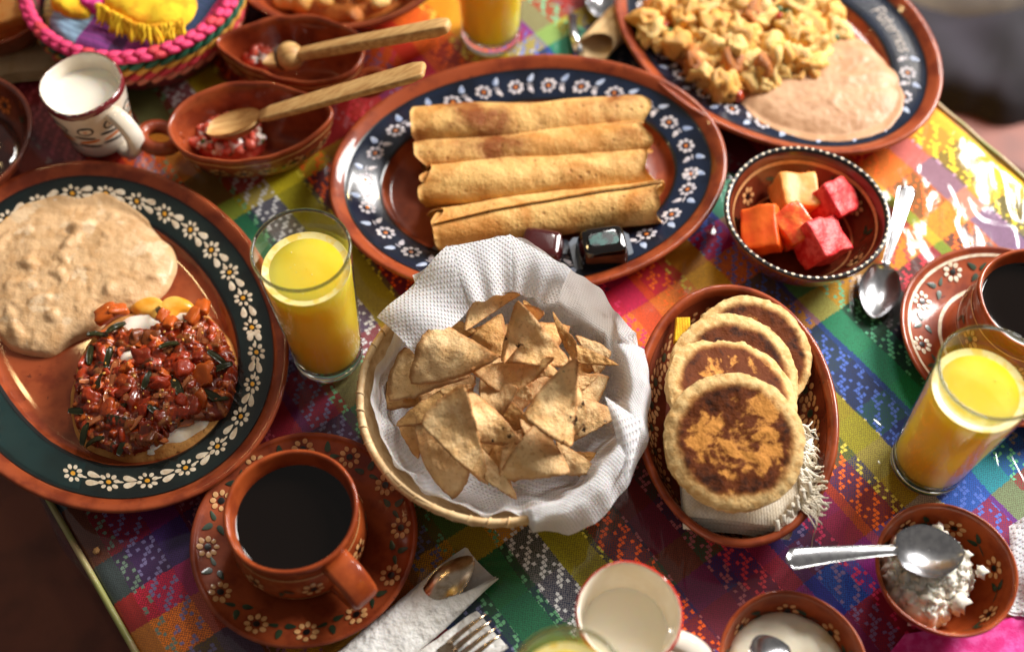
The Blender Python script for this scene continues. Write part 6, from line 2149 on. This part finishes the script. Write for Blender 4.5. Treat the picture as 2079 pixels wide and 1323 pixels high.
for row, (z, rr, n, sz) in enumerate(((0.069, yr - 0.0045, 52, 0.0058), (0.0665, yr - 0.001, 52, 0.0062), (0.0585, yr - 0.001, 46, 0.0052), (0.0515, yr - 0.002, 46, 0.0052), (0.0440, yr - 0.003, 46, 0.0052), (0.0365, yr - 0.0045, 46, 0.0052))):
    for j in range(n):
        a = 2 * PI * (j + 0.35 * row) / n
        if math.sin(a) > 0.45:
            continue
        mm = smesh_[rowm[row]] if row < 2 else smesh_[rowm[row]]
        if row < 2 and j % 5 == 2:
            mm = smesh_[1]
        L = 2 * PI * rr / n * 0.72
        link('strand', mm, wbk, Vector((YB[0] + rr * math.cos(a), YB[1] + rr * math.sin(a), z)) - base(wbk), (0, R(-28) if row > 1 else R(16), a + PI / 2 + (0.25 if row < 2 else 0.0)), (L, sz * 0.8, sz * 0.62))


def plaid_mat(name, cols):
    t = NT(name)
    o = t.obj()
    mp = t.n('ShaderNodeMapping')
    mp.inputs['Rotation'].default_value = (0, 0, R(25))
    t.l(o, mp.inputs['Vector'])
    sx = t.n('ShaderNodeSeparateXYZ')
    t.l(mp.outputs[0], sx.inputs[0])
    nd = t.n('ShaderNodeValToRGB')
    cr = nd.color_ramp
    cr.interpolation = 'CONSTANT'
    for i, (p, c) in enumerate(cols):
        e = cr.elements[i] if i < 2 else cr.elements.new(p)
        e.position = p
        e.color = lin(c)
    t.l(t.math('MULTIPLY_ADD', sx.outputs[0], 5.0, 0.5), nd.inputs[0])
    ln = t.math('GREATER_THAN', t.math('SINE', t.math('MULTIPLY', sx.outputs[1], 2 * PI / 0.006)), 0.5)
    t.l(t.mix(t.math('MULTIPLY', ln, 0.35), nd.outputs[0], lin((60, 60, 110))), t.b.inputs['Base Color'])
    t.put(Roughness=0.9)
    t.l(t.bump(t.noise(o, 70, 4), 0.5, 0.004), t.b.inputs['Normal'])
    return t.m


PL = plaid_mat('plaid_basket_cloth', [(0.0, (60, 90, 130)), (0.16, (196, 190, 120)), (0.26, (150, 186, 214)), (0.44, (150, 70, 150)), (0.60, (96, 56, 100)), (0.66, (176, 80, 160)), (0.80, (40, 60, 90)), (0.88, (226, 60, 110))])
o_ = [(YB[0] + 0.086 * math.cos(a), YB[1] + 0.086 * math.sin(a)) for a in np.linspace(0, 2 * PI, 40)[:-1]]
v, f = blob('cloth', o_, lambda x, y: 0.050, 0.013, nr=22, nth=110, p=5, lump=0.008, ls=28, edge=0.03, seed=3)
solo('plaid_napkin', 'blue and purple plaid cloth folded inside the bright basket', 'cloth', (YB[0], YB[1], 0.04), v, f, PL)


def cloth_fold(name, label, outline, z, h, m, seed, fringe=None):
    c = (sum(p[0] for p in outline) / len(outline), sum(p[1] for p in outline) / len(outline))
    t = thing(name, label, 'cloth', (c[0], c[1], z))
    v, f = blob('fold', outline, lambda x, y: z, h, nr=16, nth=90, p=6, lump=0.006, ls=35, edge=0.02, seed=seed)
    part('fold', t, v, f, m)
    if fringe:
        ss = []
        for k in range(fringe[2]):
            q = k / (fringe[2] - 1)
            a = Vector(crom([fringe[0], fringe[3], fringe[1]], 20)[int(q * 40)])
            dr = Vector((rnd.uniform(-0.4, 0.7), -1, 0)).normalized()
            L = rnd.uniform(0.010, 0.017)
            pts = [a + dr * L * i / 4 + Vector((0.0012 * rnd.uniform(-1, 1), 0.001 * rnd.uniform(-1, 1), 0.003 - 0.0022 * i)) for i in range(5)]
            ss.append(tube([tuple(p) for p in pts], [0.0022, 0.0021, 0.0018, 0.0016, 0.0010], 5))
        v, f = join(ss)
        o = part('fringe', t, v, f, YELLOWCL)
        o['kind'] = 'stuff'
    return t


cloth_fold('fringed_cloth', 'bright yellow cloth with fringe on top of the plaid cloth', [(-0.3634, 0.7880, 0.0700)[:2], (-0.3457, 0.7732, 0.0700)[:2], (-0.3223, 0.7614, 0.0700)[:2], (-0.2985, 0.7603, 0.0700)[:2], (-0.2834, 0.7761, 0.0700)[:2], (-0.2827, 0.8031, 0.0700)[:2], (-0.3147, 0.8276, 0.0700)[:2], (-0.3536, 0.8214, 0.0700)[:2]], 0.062, 0.012, YELLOWCL, 2, ((-0.3649, 0.7838, 0.0700), (-0.2874, 0.7643, 0.0700), 74, (-0.3218, 0.7585, 0.0700)))
cloth_fold('yellow_cloth', 'smooth yellow cloth fold at the side of the bright basket', [(-0.4130, 0.8011, 0.0660)[:2], (-0.4019, 0.7843, 0.0660)[:2], (-0.3868, 0.7783, 0.0660)[:2], (-0.3749, 0.7795, 0.0660)[:2], (-0.3813, 0.8011, 0.0660)[:2], (-0.4032, 0.8194, 0.0660)[:2]], 0.058, 0.011, YELLOWCL, 5)
cloth_fold('pink_cloth', 'pink cloth fold between the two yellow cloths', [(-0.3863, 0.7978, 0.0680)[:2], (-0.3752, 0.7846, 0.0680)[:2], (-0.3654, 0.7834, 0.0680)[:2], (-0.3624, 0.7966, 0.0680)[:2], (-0.3746, 0.8112, 0.0680)[:2]], 0.060, 0.011, PINKCL, 7)

# ------------------------------------------------------------------ loose paper and cloth on the table
def flat_paper(name, label, corners, m, cat='napkin', amp=0.003, seed=0, layers=2, dz=0.0016):
    t = thing(name, label, cat, (corners[0][0], corners[0][1], 0.001))
    for q in range(layers):
        sh = 0.004 * q
        cs = [(c[0] + sh * (0.5 - k % 2), c[1] + sh * 0.5, c[2] + dz * q) for k, c in enumerate(corners)]
        v, f, uv = sheet(cs, 26, 22, lambda x, y: (0, 0, amp * (0.6 + mn.noise(Vector((x * 2.2 + seed, y * 2.2, q * 0.2))) + 0.3 * mn.noise(Vector((x * 6, y * 6, seed))))))
        part('layer', t, v, f, m, uv=uv)
    return t


flat_paper('tan_napkin', 'tan folded napkin between the papaya bowl and the milk mug', [(-0.4952, 0.7462, 0.0030), (-0.4130, 0.7592, 0.0030), (-0.4106, 0.8005, 0.0030), (-0.5064, 0.7956, 0.0030)], TANPAPER, amp=0.004, seed=1, layers=3, dz=0.003)
flat_paper('white_napkin', 'crumpled white napkin beside the cheese bowl at the picture edge', [(0.3497, 0.2570, 0.0040), (0.3872, 0.2527, 0.0040), (0.4123, 0.3467, 0.0040), (0.3646, 0.3188, 0.0040)], PAPER, amp=0.010, seed=4, layers=2)
flat_paper('pink_cloth', 'bright magenta woven cloth under the cheese bowl at the near corner', [(0.2332, 0.1988, 0.0035), (0.3852, 0.1988, 0.0035), (0.3822, 0.2607, 0.0035), (0.2760, 0.2437, 0.0035)], PINKCL, 'cloth', 0.003, 5, 1)
v = [tuple(Vector((-0.3036, 0.3059, 0.0030)) + Vector(p) * 0.0028 * (1 + 0.5 * mn.noise(Vector(p) * 2))) for p in ICO1[0]]
solo('crumb', 'single tan crumb on the cloth near the table edge', 'crumb', (-0.3043, 0.3067, 0.0010), v, ICO1[1], CHIP)
